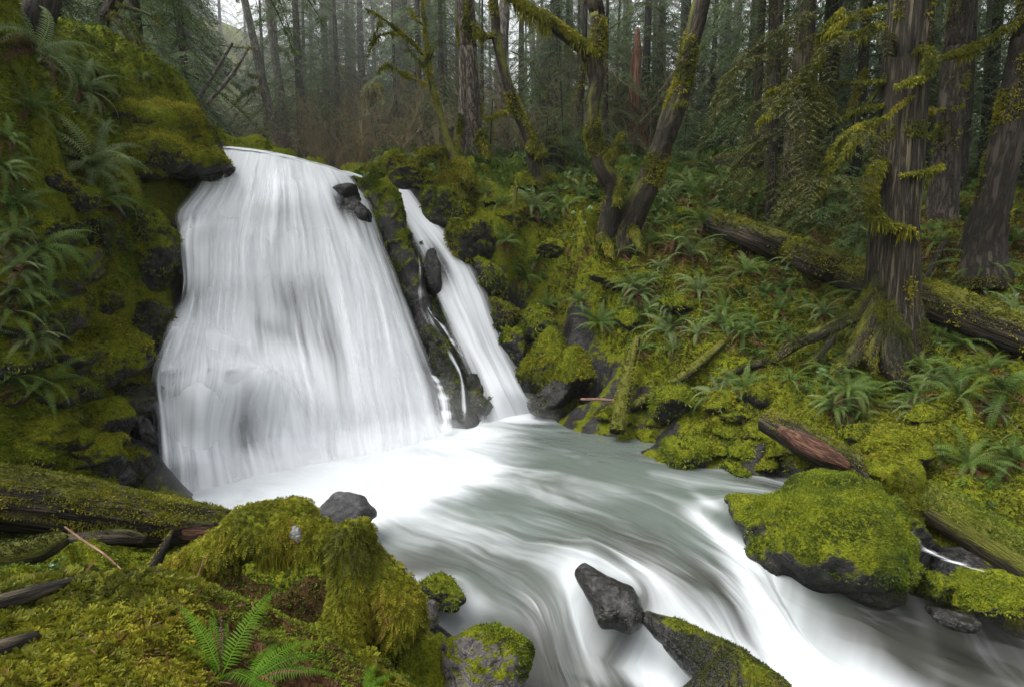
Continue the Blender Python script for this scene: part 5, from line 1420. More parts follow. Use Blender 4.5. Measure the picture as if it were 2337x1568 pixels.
tree('maple', 'curving mossy maple right of the rough-barked fir', [(1218, 360), (1205, 310), (1178, 250), (1158, 190), (1142, 130), (1132, 80), (1127, 0)], [15.2] * 7, [34, 28, 25, 23, 21, 21, 20], 'bark_maple', 0.08, 13, seed=11, mossk=0.8, lo=0.52, branches=[
    ([(1124, 84), (1105, 84), (1090, 74), (1080, 54)], [15.2, 15.1, 15, 15], [12, 12, 9, 5], {'hang': 1}), ([(1166, 252), (1140, 262), (1108, 276)], [15.2, 15, 14.9], [7, 7, 4]), ([(1205, 330), (1225, 345), (1235, 362)], [15.1, 15, 14.9], [24, 30, 26], {'name': 'buttress'})])
tree('conifer', 'smooth grey-brown trunk behind the curving maple', [(1146, 310), (1142, 200), (1146, 100), (1152, 0)], [21] * 4, [30, 27, 26, 24], 'bark_grey', 0, 22, seed=12)
tree('conifer', 'broken grey trunk with crooked limbs behind the main maple', [(1240, 250), (1238, 180), (1240, 110), (1240, 55)], [24] * 4, [42, 36, 34, 30], 'bark_grey', 0, 12, seed=13, mossk=0.3, branches=[
    ([(1231, 182), (1212, 150), (1194, 131), (1167, 118)], [23.7, 23.5, 23.3, 23.2], [7, 6, 5, 3], {'mossk': 0.5}), ([(1246, 178), (1266, 150), (1276, 115), (1274, 91)], [23.7, 23.5, 23.4, 23.3], [7, 6, 5, 3], {'mossk': 0.5}), ([(1228, 200), (1240, 216), (1252, 236)], [23.5, 23.3, 23.2], [12, 16, 8])])
tree('conifer', 'slim pale trunk just right of the broken grey one', [(1276, 280), (1274, 200), (1272, 100), (1270, 0)], [28] * 4, [20, 19, 18, 17], 'bark_grey', 0, 24, seed=14, sides=16)
tree('maple', 'big forked moss-coated maple with a thick limb reaching left', [(1385, 545), (1392, 490), (1402, 430), (1380, 390), (1362, 340), (1350, 290), (1352, 230), (1362, 190), (1356, 140), (1366, 80), (1362, 30), (1356, 0)], [13.3, 13.2, 13.1, 13, 13, 13, 13, 13, 13, 13, 13, 13], [46, 42, 46, 44, 38, 36, 32, 34, 42, 38, 34, 34], 'bark_maple', 0.04, 12, seed=15, sides=40, mossk=1.3, lo=0.50, up=0.4, L=0.055, amp=0.10, flare=1.2, branches=[
    ([(1352, 135), (1325, 105), (1290, 78), (1252, 58), (1210, 28), (1188, 14), (1160, -10)], [13, 12.9, 12.8, 12.7, 12.7, 12.7, 12.7], [34, 28, 25, 24, 22, 20, 18], {'hang': 1.6, 'mossk': 2.2, 'mossmat': 'moss', 'mat': 'bark_maple', 'sides': 18}),
    ([(1384, 388), (1398, 360), (1408, 332), (1420, 308)], [13, 12.9, 12.9, 12.9], [20, 17, 15, 10], {'mossk': 2.0, 'mossmat': 'moss'}), ([(1372, 75), (1400, 58), (1446, 24)], [13, 13, 13], [4, 3, 2], {'mossk': 0}),
    ([(1408, 470), (1412, 430), (1414, 400)], [12.9, 12.9, 12.9], [18, 18, 12], {'name': 'stub', 'mossk': 0.6}), ([(1370, 540), (1385, 560), (1395, 590)], [13.1, 12.9, 12.7], [26, 20, 10], {'name': 'root', 'mossk': 0.5})])
tree('maple', 'dark maple trunk leaning right beside the forked maple', [(1428, 530), (1450, 480), (1482, 410), (1508, 340), (1532, 270), (1556, 200), (1572, 120), (1590, 50), (1602, 0)], [13.4, 13.3, 13.2, 13.1, 13, 13, 13, 13, 13], [70, 60, 54, 46, 50, 42, 38, 38, 38], 'bark_maple', 0.0, 12, seed=16, sides=40, mossk=1.2, lo=0.62, up=0.5, L=0.055, flare=1.2, branches=[
    ([(1438, 520), (1452, 545), (1462, 575)], [13.2, 13, 12.8], [30, 22, 10], {'name': 'root', 'mossk': 0.5}), ([(1540, 248), (1556, 240), (1562, 232)], [12.9, 12.85, 12.8], [20, 16, 8], {'mossk': 1.5})])
tree('snag', 'reddish-brown broken cedar snag with a pointed top', [(1456, 330), (1450, 290), (1448, 200), (1452, 130), (1455, 80), (1456, 62)], [20.5] * 6, [36, 30, 27, 24, 12, 3], 'bark_red', -1, 3, seed=17, keep_top=True, cat='dead tree', flare=1.2)
tree('conifer', 'short dark trunk between the forked maple and the far cedars', [(1322, 270), (1326, 200), (1332, 140), (1336, 0)], [19] * 4, [18, 15, 13, 12], 'bark_dark', 0, 16, seed=18, sides=14, mossk=0.3)
for k, (x0, x1, yb, d, w, lb) in enumerate([(1300, 1302, 240, 30, 15, 'thin far trunk just left of the forked maple'), (1218, 1212, 240, 31, 14, 'thin far trunk right of the curving maple'), (960, 950, 280, 33, 14, 'thin far trunk behind the young mossy tree'),
                                        (745, 735, 260, 28, 14, 'far trunk in the haze right of the leaning pair')]):
    tree('conifer', lb, [(x0, yb), ((x0 + x1) / 2, yb / 2), (x1, 0)], [d] * 3, [w, w * .95, w * .9], 'bark_grey', 0, 24, seed=30 + k, sides=12)
# -- right
tree('conifer', 'far grey trunk in the bright gap right of the leaning maple', [(1662, 320), (1670, 200), (1678, 100), (1686, 0)], [24] * 4, [20, 19, 18, 17], 'bark_grey', 0, 22, seed=50, sides=16)
tree('conifer', 'small far trunk low beside the leaning maple', [(1568, 330), (1566, 280), (1566, 200)], [22] * 3, [14, 13, 12], 'bark_dark', 0, 18, seed=51, sides=14)
tree('conifer', 'narrow dark trunk left of the pale stringy cedar', [(1758, 465), (1760, 380), (1762, 280), (1764, 170), (1768, 0)], [17] * 5, [32, 30, 28, 27, 25], 'bark_dark', 0.0, 18, seed=52, mossk=0.3)
tree('conifer', 'pale stringy-barked cedar behind the mossy boughs', [(1806, 445), (1812, 380), (1822, 280), (1832, 160), (1842, 0)], [16] * 5, [62, 54, 48, 44, 40], 'bark_cedar', -0.1, 18, seed=53, sides=40, amp=0.08)
tree('conifer', 'dark trunk between the pale cedar and the big cedar', [(1882, 350), (1884, 280), (1890, 200), (1900, 60)], [18] * 4, [46, 44, 40, 36], 'bark_dark', 0, 18, seed=54)
tree('conifer', 'tall brown trunk with short mossy limbs right of the big cedar', [(2148, 485), (2156, 400), (2170, 250), (2182, 120), (2196, 0)], [12.6] * 5, [66, 56, 52, 50, 48], 'bark_shade', -0.05, 16, seed=55, sides=36, mossk=0.3, lo=0.7, branches=[
    ([(2155, 250), (2130, 256), (2106, 258)], [12.5, 12.4, 12.3], [5, 7, 6]), ([(2150, 304), (2125, 310), (2102, 317)], [12.5, 12.4, 12.3], [5, 6, 6]), ([(2196, 242), (2185, 246), (2172, 250)], [12.4, 12.4, 12.4], [7, 6, 4])])
tree('conifer', 'thin dark trunk right of the tall brown one', [(2194, 460), (2200, 380), (2208, 280), (2216, 160), (2224, 0)], [15] * 5, [16, 15, 15, 14, 14], 'bark_dark', 0, 16, seed=56, sides=14)
tree('conifer', 'dark leaning trunk with furrowed bark at the right edge', [(2242, 570), (2262, 480), (2292, 350), (2318, 220), (2345, 80), (2362, 0)], [10.6, 10.5, 10.4, 10.4, 10.4, 10.4], [88, 70, 64, 62, 62, 60], 'bark_dark', 0.0, 14, seed=57, sides=44, mossk=0.5, lo=0.66, branches=[
    ([(2345, 44), (2300, 66), (2250, 94), (2200, 120), (2165, 130), (2132, 136)], [10.3, 10.4, 10.5, 10.5, 10.4, 10.3], [12, 13, 13, 14, 12, 8], {'hang': 0.6}), ([(2340, 20), (2310, 70), (2290, 100)], [10.3, 10.2, 10.2], [7, 6, 4], {'mat': 'bark_dark', 'mossk': 0.3})])
for k, (x0, x1, yb, d, w, lb) in enumerate([(1960, 1972, 330, 22, 16, 'thin shaded trunk left of the big cedar, in the dark wood'), (2245, 2262, 330, 20, 16, 'thin shaded trunk in the gap before the right edge'), (1718, 1722, 330, 27, 14, 'far hazy trunk right of the bright gap'), (2120, 2132, 330, 19, 14, 'thin shaded trunk between the big cedar and the tall brown trunk'), (1930, 1940, 330, 24, 12, 'slim shaded trunk left of the dark wood behind the cedar'), (1600, 1608, 300, 30, 12, 'hazy slim trunk behind the leaning maple')]):
    tree('conifer', lb, [(x0, yb), ((x0 + x1) / 2, yb / 2), (x1, 0)], [d] * 3, [w, w * .95, w * .9], 'bark_dark', 0, 20, seed=60 + k, sides=12)
# the big cedar
BR = [([(2042, 57), (2000, 68), (1951, 81), (1890, 78)], [10, 10.1, 10.2, 10.3], [12, 15, 12, 6], {'hang': 0.6}), ([(2050, 14), (2000, 24), (1948, 40), (1907, 67), (1853, 87)], [10, 10.2, 10.3, 10.4, 10.5], [9, 9, 10, 9, 5], {'hang': 0.5}),
      ([(1925, 20), (1912, 46), (1878, 85), (1867, 135), (1847, 188), (1864, 222), (1887, 249), (1918, 274)], [10.6, 10.6, 10.6, 10.6, 10.6, 10.5, 10.4, 10.3], [8, 10, 13, 16, 22, 18, 14, 8], {'hang': 1.2}),
      ([(1867, 141), (1840, 168), (1800, 198), (1746, 215)], [10.6, 10.6, 10.6, 10.6], [8, 9, 8, 4], {'hang': 0.5}), ([(1843, 168), (1803, 212), (1766, 249), (1729, 286)], [10.6, 10.5, 10.4, 10.3], [6, 6, 6, 3], {'hang': 0.5}),
      ([(2016, 187), (1965, 190), (1917, 192)], [9.9, 10, 10.1], [5, 7, 6]), ([(1974, 158), (1955, 215), (1931, 269)], [10.4, 10.3, 10.2], [6, 8, 6], {'mossmat': 'moss_dark'}), ([(2024, 171), (1998, 215), (1968, 252)], [9.9, 10, 10.1], [8, 8, 6], {'mossmat': 'moss_dark', 'mossk': 0.6}),
      ([(2022, 244), (1985, 248), (1955, 256), (1938, 272)], [9.9, 10, 10, 10.1], [7, 8, 7, 5]),
      ([(2082, 218), (2050, 246), (2022, 266), (1955, 296), (1914, 333), (1887, 397), (1874, 430), (1844, 451), (1818, 453)], [9.6, 9.6, 9.6, 9.6, 9.6, 9.6, 9.6, 9.6, 9.6], [3, 4, 6, 11, 10, 8, 8, 8, 4], {'hang': 1.0}),
      ([(2078, 132), (2096, 124), (2116, 132), (2124, 150), (2116, 174), (2096, 186), (2069, 192), (2045, 202)], [9.7, 9.65, 9.6, 9.5, 9.5, 9.5, 9.5, 9.5], [22, 26, 28, 28, 22, 18, 14, 6], {'hang': 1.0}),
      ([(2049, 402), (2086, 400), (2123, 393), (2153, 380)], [9.6, 9.55, 9.5, 9.5], [5, 10, 10, 8], {'hang': 0.4}),
      ([(2018, 366), (1994, 400), (1985, 461), (1998, 494), (2022, 515), (2076, 525), (2092, 545)], [9.75, 9.6, 9.55, 9.5, 9.5, 9.5, 9.5], [18, 26, 24, 28, 26, 9, 4], {'hang': 0.7}), ([(1960, 300), (1930, 350), (1905, 380), (1870, 405)], [9.6, 9.5, 9.5, 9.5], [7, 6, 6, 3], {'hang': 0.8})]
ced = tree('cedar', 'big stringy-barked cedar with moss-wrapped roots on the right slope', [(2025, 815), (2028, 760), (2034, 690), (2040, 560), (2050, 400), (2060, 250), (2070, 120), (2082, 0)], [9.95, 9.9, 9.9, 9.9, 9.9, 9.9, 9.9, 9.9], [168, 132, 112, 98, 92, 90, 88, 86], 'bark_cedar', -0.05, 16, seed=58, sides=72, mossk=0.35, lo=0.72, up=0.0, amp=0.16, along=0.22, freq=14, flare=1.25, branches=BR)
for pts, ds, ws in [([(2008, 600), (1996, 660), (1970, 705), (1925, 738), (1880, 768), (1830, 785), (1770, 818), (1700, 842), (1640, 868)], [9.85, 9.75, 9.65, 9.6, 9.55, 9.6, 9.7, 9.85, 9.95], [16, 30, 34, 30, 28, 24, 22, 18, 10]), ([(2014, 640), (2000, 700), (1984, 750), (1955, 795), (1928, 830), (1890, 862)], [9.75, 9.62, 9.5, 9.38, 9.25, 9.15], [18, 36, 40, 38, 32, 14]),
                    ([(2030, 680), (2030, 750), (2034, 810), (2048, 855), (2075, 890)], [9.65, 9.5, 9.35, 9.2, 9.05], [20, 42, 44, 40, 18]), ([(2076, 640), (2088, 700), (2098, 750), (2116, 800)], [9.8, 9.7, 9.58, 9.45], [16, 34, 36, 16]), ([(2012, 720), (1998, 780), (1988, 815), (1996, 850)], [9.6, 9.42, 9.3, 9.2], [18, 30, 28, 12]), ([(2054, 690), (2062, 760), (2066, 810), (2084, 840)], [9.7, 9.5, 9.38, 9.3], [16, 30, 30, 12]),
                    ([(1905, 748), (1890, 790), (1862, 820), (1830, 835)], [9.56, 9.45, 9.4, 9.35], [18, 16, 14, 8])]:
    branch(ced, pts, ds, ws, 'bark_dark', 0.35, 'moss_dark', 0, 61, 0.035, 0.16, 20, 0.4, name='root')
tree('stump', 'stubby mossy stump with two legs straddling the long log', [(1832, 655), (1830, 610), (1834, 575), (1836, 560)], [11.9, 11.9, 12, 12], [26, 30, 34, 20], 'bark_mossy', 0.15, 3, seed=70, keep_top=True, mossk=1.2, cat='stump', flare=1.0, branches=[([(1846, 570), (1856, 610), (1858, 650)], [11.9, 11.8, 11.8], [22, 18, 16], {'name': 'leg'})])
tree('stump', 'dark slanting snag propped on the slope right of the big cedar', [(2108, 650), (2130, 600), (2158, 550)], [11, 11.2, 11.4], [14, 14, 14], 'bark_dark', 0, 2, seed=71, keep_top=True, cat='stump', flare=1.0, mossk=0.2)
tree('stump', 'mossy nurse stump with spreading knees under the thin young tree', [(1040, 400), (1030, 375), (1022, 352)], [14.5, 14.5, 14.5], [70, 56, 30], 'bark_mossy', 0.2, 2, seed=72, keep_top=True, cat='stump', mossk=1.6, branches=[([(1025, 352), (995, 350), (968, 356), (962, 378)], [14.4, 14.2, 14.1, 14.0], [26, 26, 22, 16], {'hang': 1}), ([(1040, 370), (1062, 400), (1080, 430)], [14.3, 14.1, 14], [30, 30, 20], {'hang': 1})])
tree('stump', 'ragged mossy stump behind the forked maple foot', [(1262, 385), (1262, 350), (1262, 320)], [16.6] * 3, [50, 44, 34], 'bark_dark', 0.1, 2, seed=73, keep_top=True, cat='stump', mossk=1.0)
tree('snag', 'thin mossy spike of dead wood rising among the ferns left of the forked maple', [(1172, 520), (1174, 470), (1178, 425), (1183, 400)], [13.9] * 4, [13, 11, 9, 3], 'bark_mossy', 0.1, 2, seed=74, keep_top=True, cat='dead wood', mossk=1.0, sides=10)

# ------------------------------------------------------------------ needles and crowns
def bough(L, leaf, r, nb=11, nl=6, droop=0.5, up=0.25, dens=1.0):
    """one flat drooping spray of a conifer, along +x"""
    out = []
    ax = np.linspace(0.02, 1, 8)
    zf = lambda s: L * (up * s - (up + droop) * s ** 2)
    P = np.stack([L * ax, 0 * ax, zf(ax)], 1)
    V, Fc, _ = tube(P, np.linspace(0.012 * L ** 0.5, 0.003, 8), 3, 8, caps=False)
    out.append((V, tris(Fc), {'tint': np.full(len(V), 0.05)}))
    for s in np.linspace(0.12, 0.98, nb):
        for sg in (-1, 1):
            a = math.radians(r.uniform(42, 66)) * sg
            lb = L * (0.42 * (1 - s) ** 0.75 + 0.06) * r.uniform(0.7, 1.25)
            st = np.array([L * s, 0, zf(s)])
            d = np.array([math.cos(a), math.sin(a), -0.25 * r.uniform(0.3, 1.6)])
            q = np.linspace(0.1, 1, nl)
            C0 = st + d * (lb * q)[:, None] - np.array([0, 0, 1]) * (lb * 0.35 * q ** 2)[:, None]
            for s2 in (-1, 1):
                b = a + s2 * math.radians(48)
                dd = norm(np.stack([np.cos(b) + r.normal(0, .25, nl), np.sin(b) + r.normal(0, .25, nl), -0.35 + r.normal(0, .3, nl)], 1))
                ll = leaf * r.uniform(0.6, 1.35, nl) * (1.15 - 0.5 * q)
                w = norm(np.cross(dd, np.array([0, 0, 1.0]) + r.normal(0, .3, (nl, 3)))) * (ll * 0.17)[:, None]
                m = C0 + dd * (ll * 0.45)[:, None]
                V = np.stack([C0, m + w, C0 + dd * ll[:, None] - np.array([0, 0, .15]) * ll[:, None], m - w], 1).reshape(-1, 3)
                k = np.arange(nl)[:, None] * 4
                t = np.clip(0.25 + 0.5 * q + r.normal(0, .15, nl), 0, 1)
                out.append((V, np.concatenate([k + np.array([[0, 1, 2]]), k + np.array([[0, 2, 3]])]), {'tint': np.repeat(t, 4)}))
    V, Fs, A = merge(out)
    return V, np.concatenate(Fs), A

def crown(H, base, rad, n, leaf, r, nb=11, nl=6, droop=0.5, top_pow=0.8):
    kinds = [bough(1.0, leaf / rad * 1.1, r, nb, nl, droop) for _ in range(4)]
    out = []
    for k in range(n):
        q = (k + r.random()) / n
        z = base + (H - base) * q
        L = rad * ((1 - q) ** top_pow * r.uniform(0.65, 1.15) + 0.05)
        V, Fc, A = kinds[k % 4]
        a = k * 2.39996 + r.normal(0, .3)
        t = r.normal(0, 0.12)
        c, s = math.cos(t), math.sin(t)
        W = (V * L) @ np.array([[c, 0, -s], [0, 1, 0], [s, 0, c]]).T
        out.append((W @ rotz(a).T + np.array([0, 0, z]), Fc, {'tint': np.clip(A['tint'] + r.normal(0, .12), 0, 1)}))
    V, Fs, A = merge(out)
    return V, np.concatenate(Fs), A

protos = {}
def conifer_proto(key, H, base, rad, n, leaf, seed, tr=0.22, mat='needles', bk='bark_dark', nb=11, nl=6, droop=0.5):
    r = np.random.default_rng(seed)
    o = thing('conifer', 'x', 'tree', (0, 0, 0))
    V, Fc, A = tube([(0, 0, -0.8), (0, 0, H * 0.3), (0.1, 0, H * 0.97)], [tr * 1.3, tr, 0.02], 12, 30, ridges(7, 0.1, 0.4, seed))
    A['moss'] = np.zeros(len(V))
    build('trunk', V, Fc, M[bk], o, attrs=A)
    V, Fc, A = crown(H, base, rad, n, leaf, r, nb, nl, droop)
    build('crown', V, Fc, M[mat], o, attrs=A)
    protos[key] = [o, False]
def plant_tree(key, x, y, label, rot=0.0, sc=1.0, group=None, name=None, dz=0.0, lean=(0, 0)):
    src, used = protos[key]
    loc = (x, y, gq(x, y)[0] + dz)
    if not used:
        src.location = loc
        src.rotation_euler = (lean[0], lean[1], rot)
        src.scale = (sc,) * 3 if np.isscalar(sc) else sc
        src['label'] = label
        if group:
            src['group'] = group
        protos[key][1] = True
        o = src
    else:
        o = copy_thing(src, loc, (lean[0], lean[1], rot), sc, label, group)
        if not group and 'group' in o:
            del o['group']
    if name:
        o.name = name
    return o
conifer_proto('big0', 24, 0.8, 3.6, 95, 0.24, 1, 0.30)
conifer_proto('big1', 22, 0.4, 3.2, 95, 0.22, 2, 0.22, 'needles_pale')
conifer_proto('big2', 26, 1.5, 4.0, 95, 0.26, 3, 0.28, bk='bark_grey')
conifer_proto('young0', 9, 0.6, 2.0, 80, 0.085, 4, 0.10, 'needles_pale', nb=12, nl=10)
conifer_proto('young1', 11, 1.4, 2.3, 80, 0.09, 5, 0.13, nb=12, nl=10, droop=0.8)
conifer_proto('sap', 2.4, 0.15, 1.0, 46, 0.055, 6, 0.025, nb=12, nl=8, droop=0.35)
conifer_proto('mossy', 8, 0.8, 1.9, 65, 0.075, 7, 0.11, 'needles_moss', nb=13, nl=11, droop=1.0)
RB = np.random.default_rng(44)
def gap(x, y):
    """lines of sight kept open to the sky"""
    X = CX + F * x / y
    return 505 < X < 690 or 1010 < X < 1050 or 1100 < X < 1230 or 1640 < X < 1675
far_l = {0: 'hazy far conifer up the valley behind the lip', 1: 'dense far conifer in the middle of the wood behind the maples', 2: 'shaded far conifer filling the wood on the right'}
far_g = {0: 'far conifers up the valley behind the lip', 1: 'far conifers behind the maples', 2: 'far conifers in the right-hand wood'}
placed = []
for ring, (y0, y1, n) in enumerate([(24, 31, 8), (31, 43, 14), (43, 62, 16)]):
    k = tries = 0
    while k < n and tries < 4000:
        tries += 1
        y = RB.uniform(y0, y1)
        x = RB.uniform(-1.05, 1.0) * y
        if gap(x, y) and y < 60 or any((x - a) ** 2 + (y - b) ** 2 < (2.4 + ring) ** 2 for a, b in placed) or (abs(x + 6.5) < 3.4 and y < 28):
            continue
        placed.append((x, y))
        X = CX + F * x / y
        z = 0 if X < 720 else 1 if X < 1540 else 2
        plant_tree(['big0', 'big1', 'big2'][int(RB.integers(3))], x, y, far_l[z], RB.uniform(0, 6.28), RB.uniform(0.8, 1.2), far_g[z])
        k += 1
for key, X, Y, d, sc, lb in [('young1', 330, 300, 15.5, 1.0, 'drooping hemlock beside the hanging mossy limbs at upper left'), ('young0', 150, 240, 13.5, 1.1, 'yellowish hemlock behind the ferns at upper left'), ('young1', 20, 200, 13, 1.0, 'hemlock at the far top left corner'), ('young0', 430, 300, 19, 1.1, 'feathery hemlock behind the mossy dome'),
                             ('young1', 250, 250, 19, 1.3, 'tall hemlock behind the gnarled limbs at upper left'), ('young0', 700, 330, 24, 1.0, 'feathery conifer right of the slim leaning pair'), ('young1', 775, 330, 23, 0.9, 'dark drooping conifer left of the moss-shrouded stub'), ('young0', 960, 330, 25, 1.0, 'bluish conifer behind the thin mossy young tree'),
                             ('young0', 1320, 330, 24, 0.9, 'soft conifer behind the forked maple'), ('young1', 1500, 340, 24, 1.0, 'bluish conifer between the snag and the leaning maple'), ('young0', 1620, 350, 22, 1.0, 'silvery conifer in the bright gap right of the leaning maple'), ('young1', 1720, 380, 18.5, 0.95, 'silvery drooping cedar left of the narrow dark trunk'),
                             ('mossy', 1760, 420, 14.3, 0.9, 'olive moss-laden young cedar in front of the pale cedar'), ('young1', 1950, 420, 17, 1.0, 'dark young cedar left of the big cedar'), ('young0', 2060, 400, 17, 1.0, 'dark young cedar behind the big cedar'), ('young1', 2240, 420, 16, 1.0, 'dark young cedar near the right edge'), ('young0', 2330, 420, 15, 1.0, 'dark young cedar at the right edge'),
                             ('young0', 1420, 340, 27, 1.0, 'pale conifer behind the red snag'), ('young1', 1190, 330, 25, 1.0, 'pale conifer behind the curving maple'), ('young0', 2140, 400, 21, 1.2, 'shaded cedar behind the tall brown trunk'), ('young0', 860, 330, 28, 1.2, 'pale conifer behind the flaring stub'), ('young1', 640, 340, 27, 1.0, 'light green conifer straight behind the slim leaning pair'), ('young0', 720, 335, 28, 1.2, 'light green conifer above the left of the thicket'), ('young1', 800, 335, 26, 1.1, 'light green conifer above the middle of the thicket'), ('young0', 905, 335, 22, 0.8, 'low green conifer in front of the straight brown cedar'), ('young1', 1010, 335, 22, 0.9, 'green conifer left of the rough-barked fir'), ('young0', 1100, 340, 21, 0.8, 'green conifer right of the rough-barked fir'), ('young1', 1270, 335, 22, 1.0, 'green conifer behind the fluffy sapling'), ('young0', 1380, 340, 20, 0.8, 'green conifer behind the fork of the maple'), ('young1', 1470, 340, 21.5, 1.0, 'green conifer at the foot of the red snag'), ('young0', 1550, 345, 25, 1.2, 'green conifer behind the leaning maple'), ('young1', 1650, 350, 26, 1.1, 'green conifer filling the bright gap'), ('young0', 1700, 360, 23, 1.0, 'green conifer right of the bright gap'), ('young0', 610, 345, 24, 0.9, 'pale conifer just left of the foot of the slim leaning pair'), ('young1', 690, 345, 22, 1.1, 'full green conifer right of the foot of the slim leaning pair'), ('young0', 750, 345, 25, 1.5, 'tall pale conifer above the thicket, left of the moss-shrouded stub'), ('young0', 830, 345, 25, 1.5, 'tall pale conifer right behind the moss-shrouded stub'), ('young1', 980, 345, 25, 1.4, 'tall green conifer behind the thin mossy young tree'), ('young0', 1050, 345, 26, 1.5, 'tall pale conifer behind the rough-barked fir')]:
    p = at(X, Y, d)
    plant_tree(key, p[0], p[1], lb, RB.uniform(0, 6.28), sc)
for X, Y, d, sc, lb in [(1285, 385, 16.8, 1.0, 'fluffy pale green hemlock sapling left of the forked maple'), (1245, 395, 16.2, 0.7, 'lower hemlock sapling by the curving maple foot'), (1120, 400, 16.8, 0.7, 'small hemlock sapling right of the rough-barked fir'), (1330, 400, 17.5, 0.8, 'hemlock sapling just behind the forked maple'), (1560, 400, 18.6, 0.8, 'hemlock sapling right of the leaning maple'),
                        (1880, 480, 13.2, 0.9, 'shaded hemlock sapling left of the big cedar'), (1960, 520, 12.2, 0.7, 'small shaded sapling close by the left of the big cedar')]:
    p = at(X, Y, d)
    plant_tree('sap', p[0], p[1], lb, RB.uniform(0, 6.28), sc, name='sapling')

rb = np.random.default_rng(15)
bits_spec = [(1880, 70, 10.4), (1900, 95, 10.5), (1862, 150, 10.6), (1845, 190, 10.5), (1800, 200, 10.6), (1765, 225, 10.5), (1790, 220, 10.4), (1870, 240, 10.4), (1950, 80, 10.1), (1990, 70, 10.1), (1930, 30, 10.4), (1880, 20, 10.6), (1840, 30, 10.7), (1800, 60, 10.8),
             (1930, 330, 9.6), (1900, 370, 9.6), (1880, 410, 9.5), (1850, 440, 9.5), (1955, 300, 9.6), (1905, 400, 9.5), (1870, 405, 9.5), (1990, 400, 9.6), (1960, 350, 9.7), (1920, 440, 9.6), (2000, 470, 9.5), (1740, 130, 10.9), (1770, 90, 10.9), (1720, 200, 10.9), (1830, 330, 10.2), (1790, 300, 10.4), (1760, 380, 10.6)]
kb = [bough(1.0, 0.07, rb, 14, 13, 1.0, 0.1) for _ in range(3)]
for k, (X, Y, d) in enumerate(bits_spec):
    V, Fc, A = kb[k % 3]
    c = at(X, Y, d)
    L = rb.uniform(0.55, 1.15)
    a = math.radians(rb.uniform(120, 290))
    build('mossy_spray', (V * L) @ rotz(a).T + c, Fc, M['needles_moss'], ced, attrs=A)

for X, d, sc in [(520, 46, .75), (575, 50, .6), (640, 52, .6), (700, 46, .8), (1030, 45, .8), (1120, 42, .8), (1160, 50, .9), (1200, 40, .8), (1655, 45, .8)]:
    p = at(X, 350, d)
    plant_tree(['young1', 'young0'][int(d) % 2], p[0], p[1], 'small hazy conifer low in a bright gap between the trunks', RB.uniform(0, 6.28), sc * 1.25, 'small far conifers in the bright gaps')

k = 0
while k < 34:
    y = RB.uniform(21, 33)
    x = RB.uniform(-0.62, 0.85) * y
    X = CX + F * x / y
    if gap(x, y) or (abs(x + 6.5) < 3.0 and y < 26) or any((x - a) ** 2 + (y - b) ** 2 < 1.5 for a, b in placed):
        continue
    placed.append((x, y))
    z = 0 if X < 720 else 1 if X < 1540 else 2
    plant_tree(['young0', 'young1'][k % 2], x, y, ['slim understorey conifer up the valley behind the lip', 'slim understorey conifer behind the maples', 'slim understorey conifer in the shaded wood on the right'][z], RB.uniform(0, 6.28), RB.uniform(0.8, 1.35), ['understorey conifers behind the lip', 'understorey conifers behind the maples', 'understorey conifers in the right-hand wood'][z])
    k += 1

# the high crowns of the trees at the two banks, added mostly above the frame for their shade
hv, hf, ha = crown(16, 0.0, 3.3, 70, 0.10, np.random.default_rng(12), 14, 12, 0.7)
high_crown = None
def add_crown(o, base, sc, rot):
    global high_crown
    if high_crown is None:
        high_crown = c = build('crown', hv, hf, M['needles'], attrs=ha)
    else:
        c = high_crown.copy()
        C.objects.link(c)
    c.parent = o
    tr = [k for k in o.children if k.name.startswith('trunk')][0]
    co = np.zeros(len(tr.data.vertices) * 3)
    tr.data.vertices.foreach_get('co', co)
    co = co.reshape(-1, 3)
    hi = co[co[:, 2] > co[:, 2].max() - 0.5].mean(0)
    c.location = (hi[0], hi[1], base - o.location.z)
    c.rotation_euler = (0, 0, rot)
    c.scale = (sc * 1.15, sc * 1.15, sc)
n = 0
for o in list(C.objects):
    lb = o.get('label')
    if not lb or o.type != 'EMPTY':
        continue
    for key, base, sc in (('dark leaning trunk at the top left corner', 9.5, 0.9), ('dark gnarled hemlock', 10.5, 0.8), ('big stringy-barked cedar', 11.0, 0.9), ('tall brown trunk with short', 9.8, 0.9), ('dark leaning trunk with furrowed bark', 9.0, 0.9), ('pale stringy-barked cedar', 11.0, 0.9),
                          ('narrow dark trunk left of the pale', 11.5, 0.7), ('dark trunk between the pale', 12.0, 0.9), ('thin dark trunk right of the tall', 11.0, 0.7), ('rough-barked pale fir', 12.5, 0.8)):
        if lb.startswith(key):
            add_crown(o, base, sc, n * 0.7 + 0.05)
            n += 1

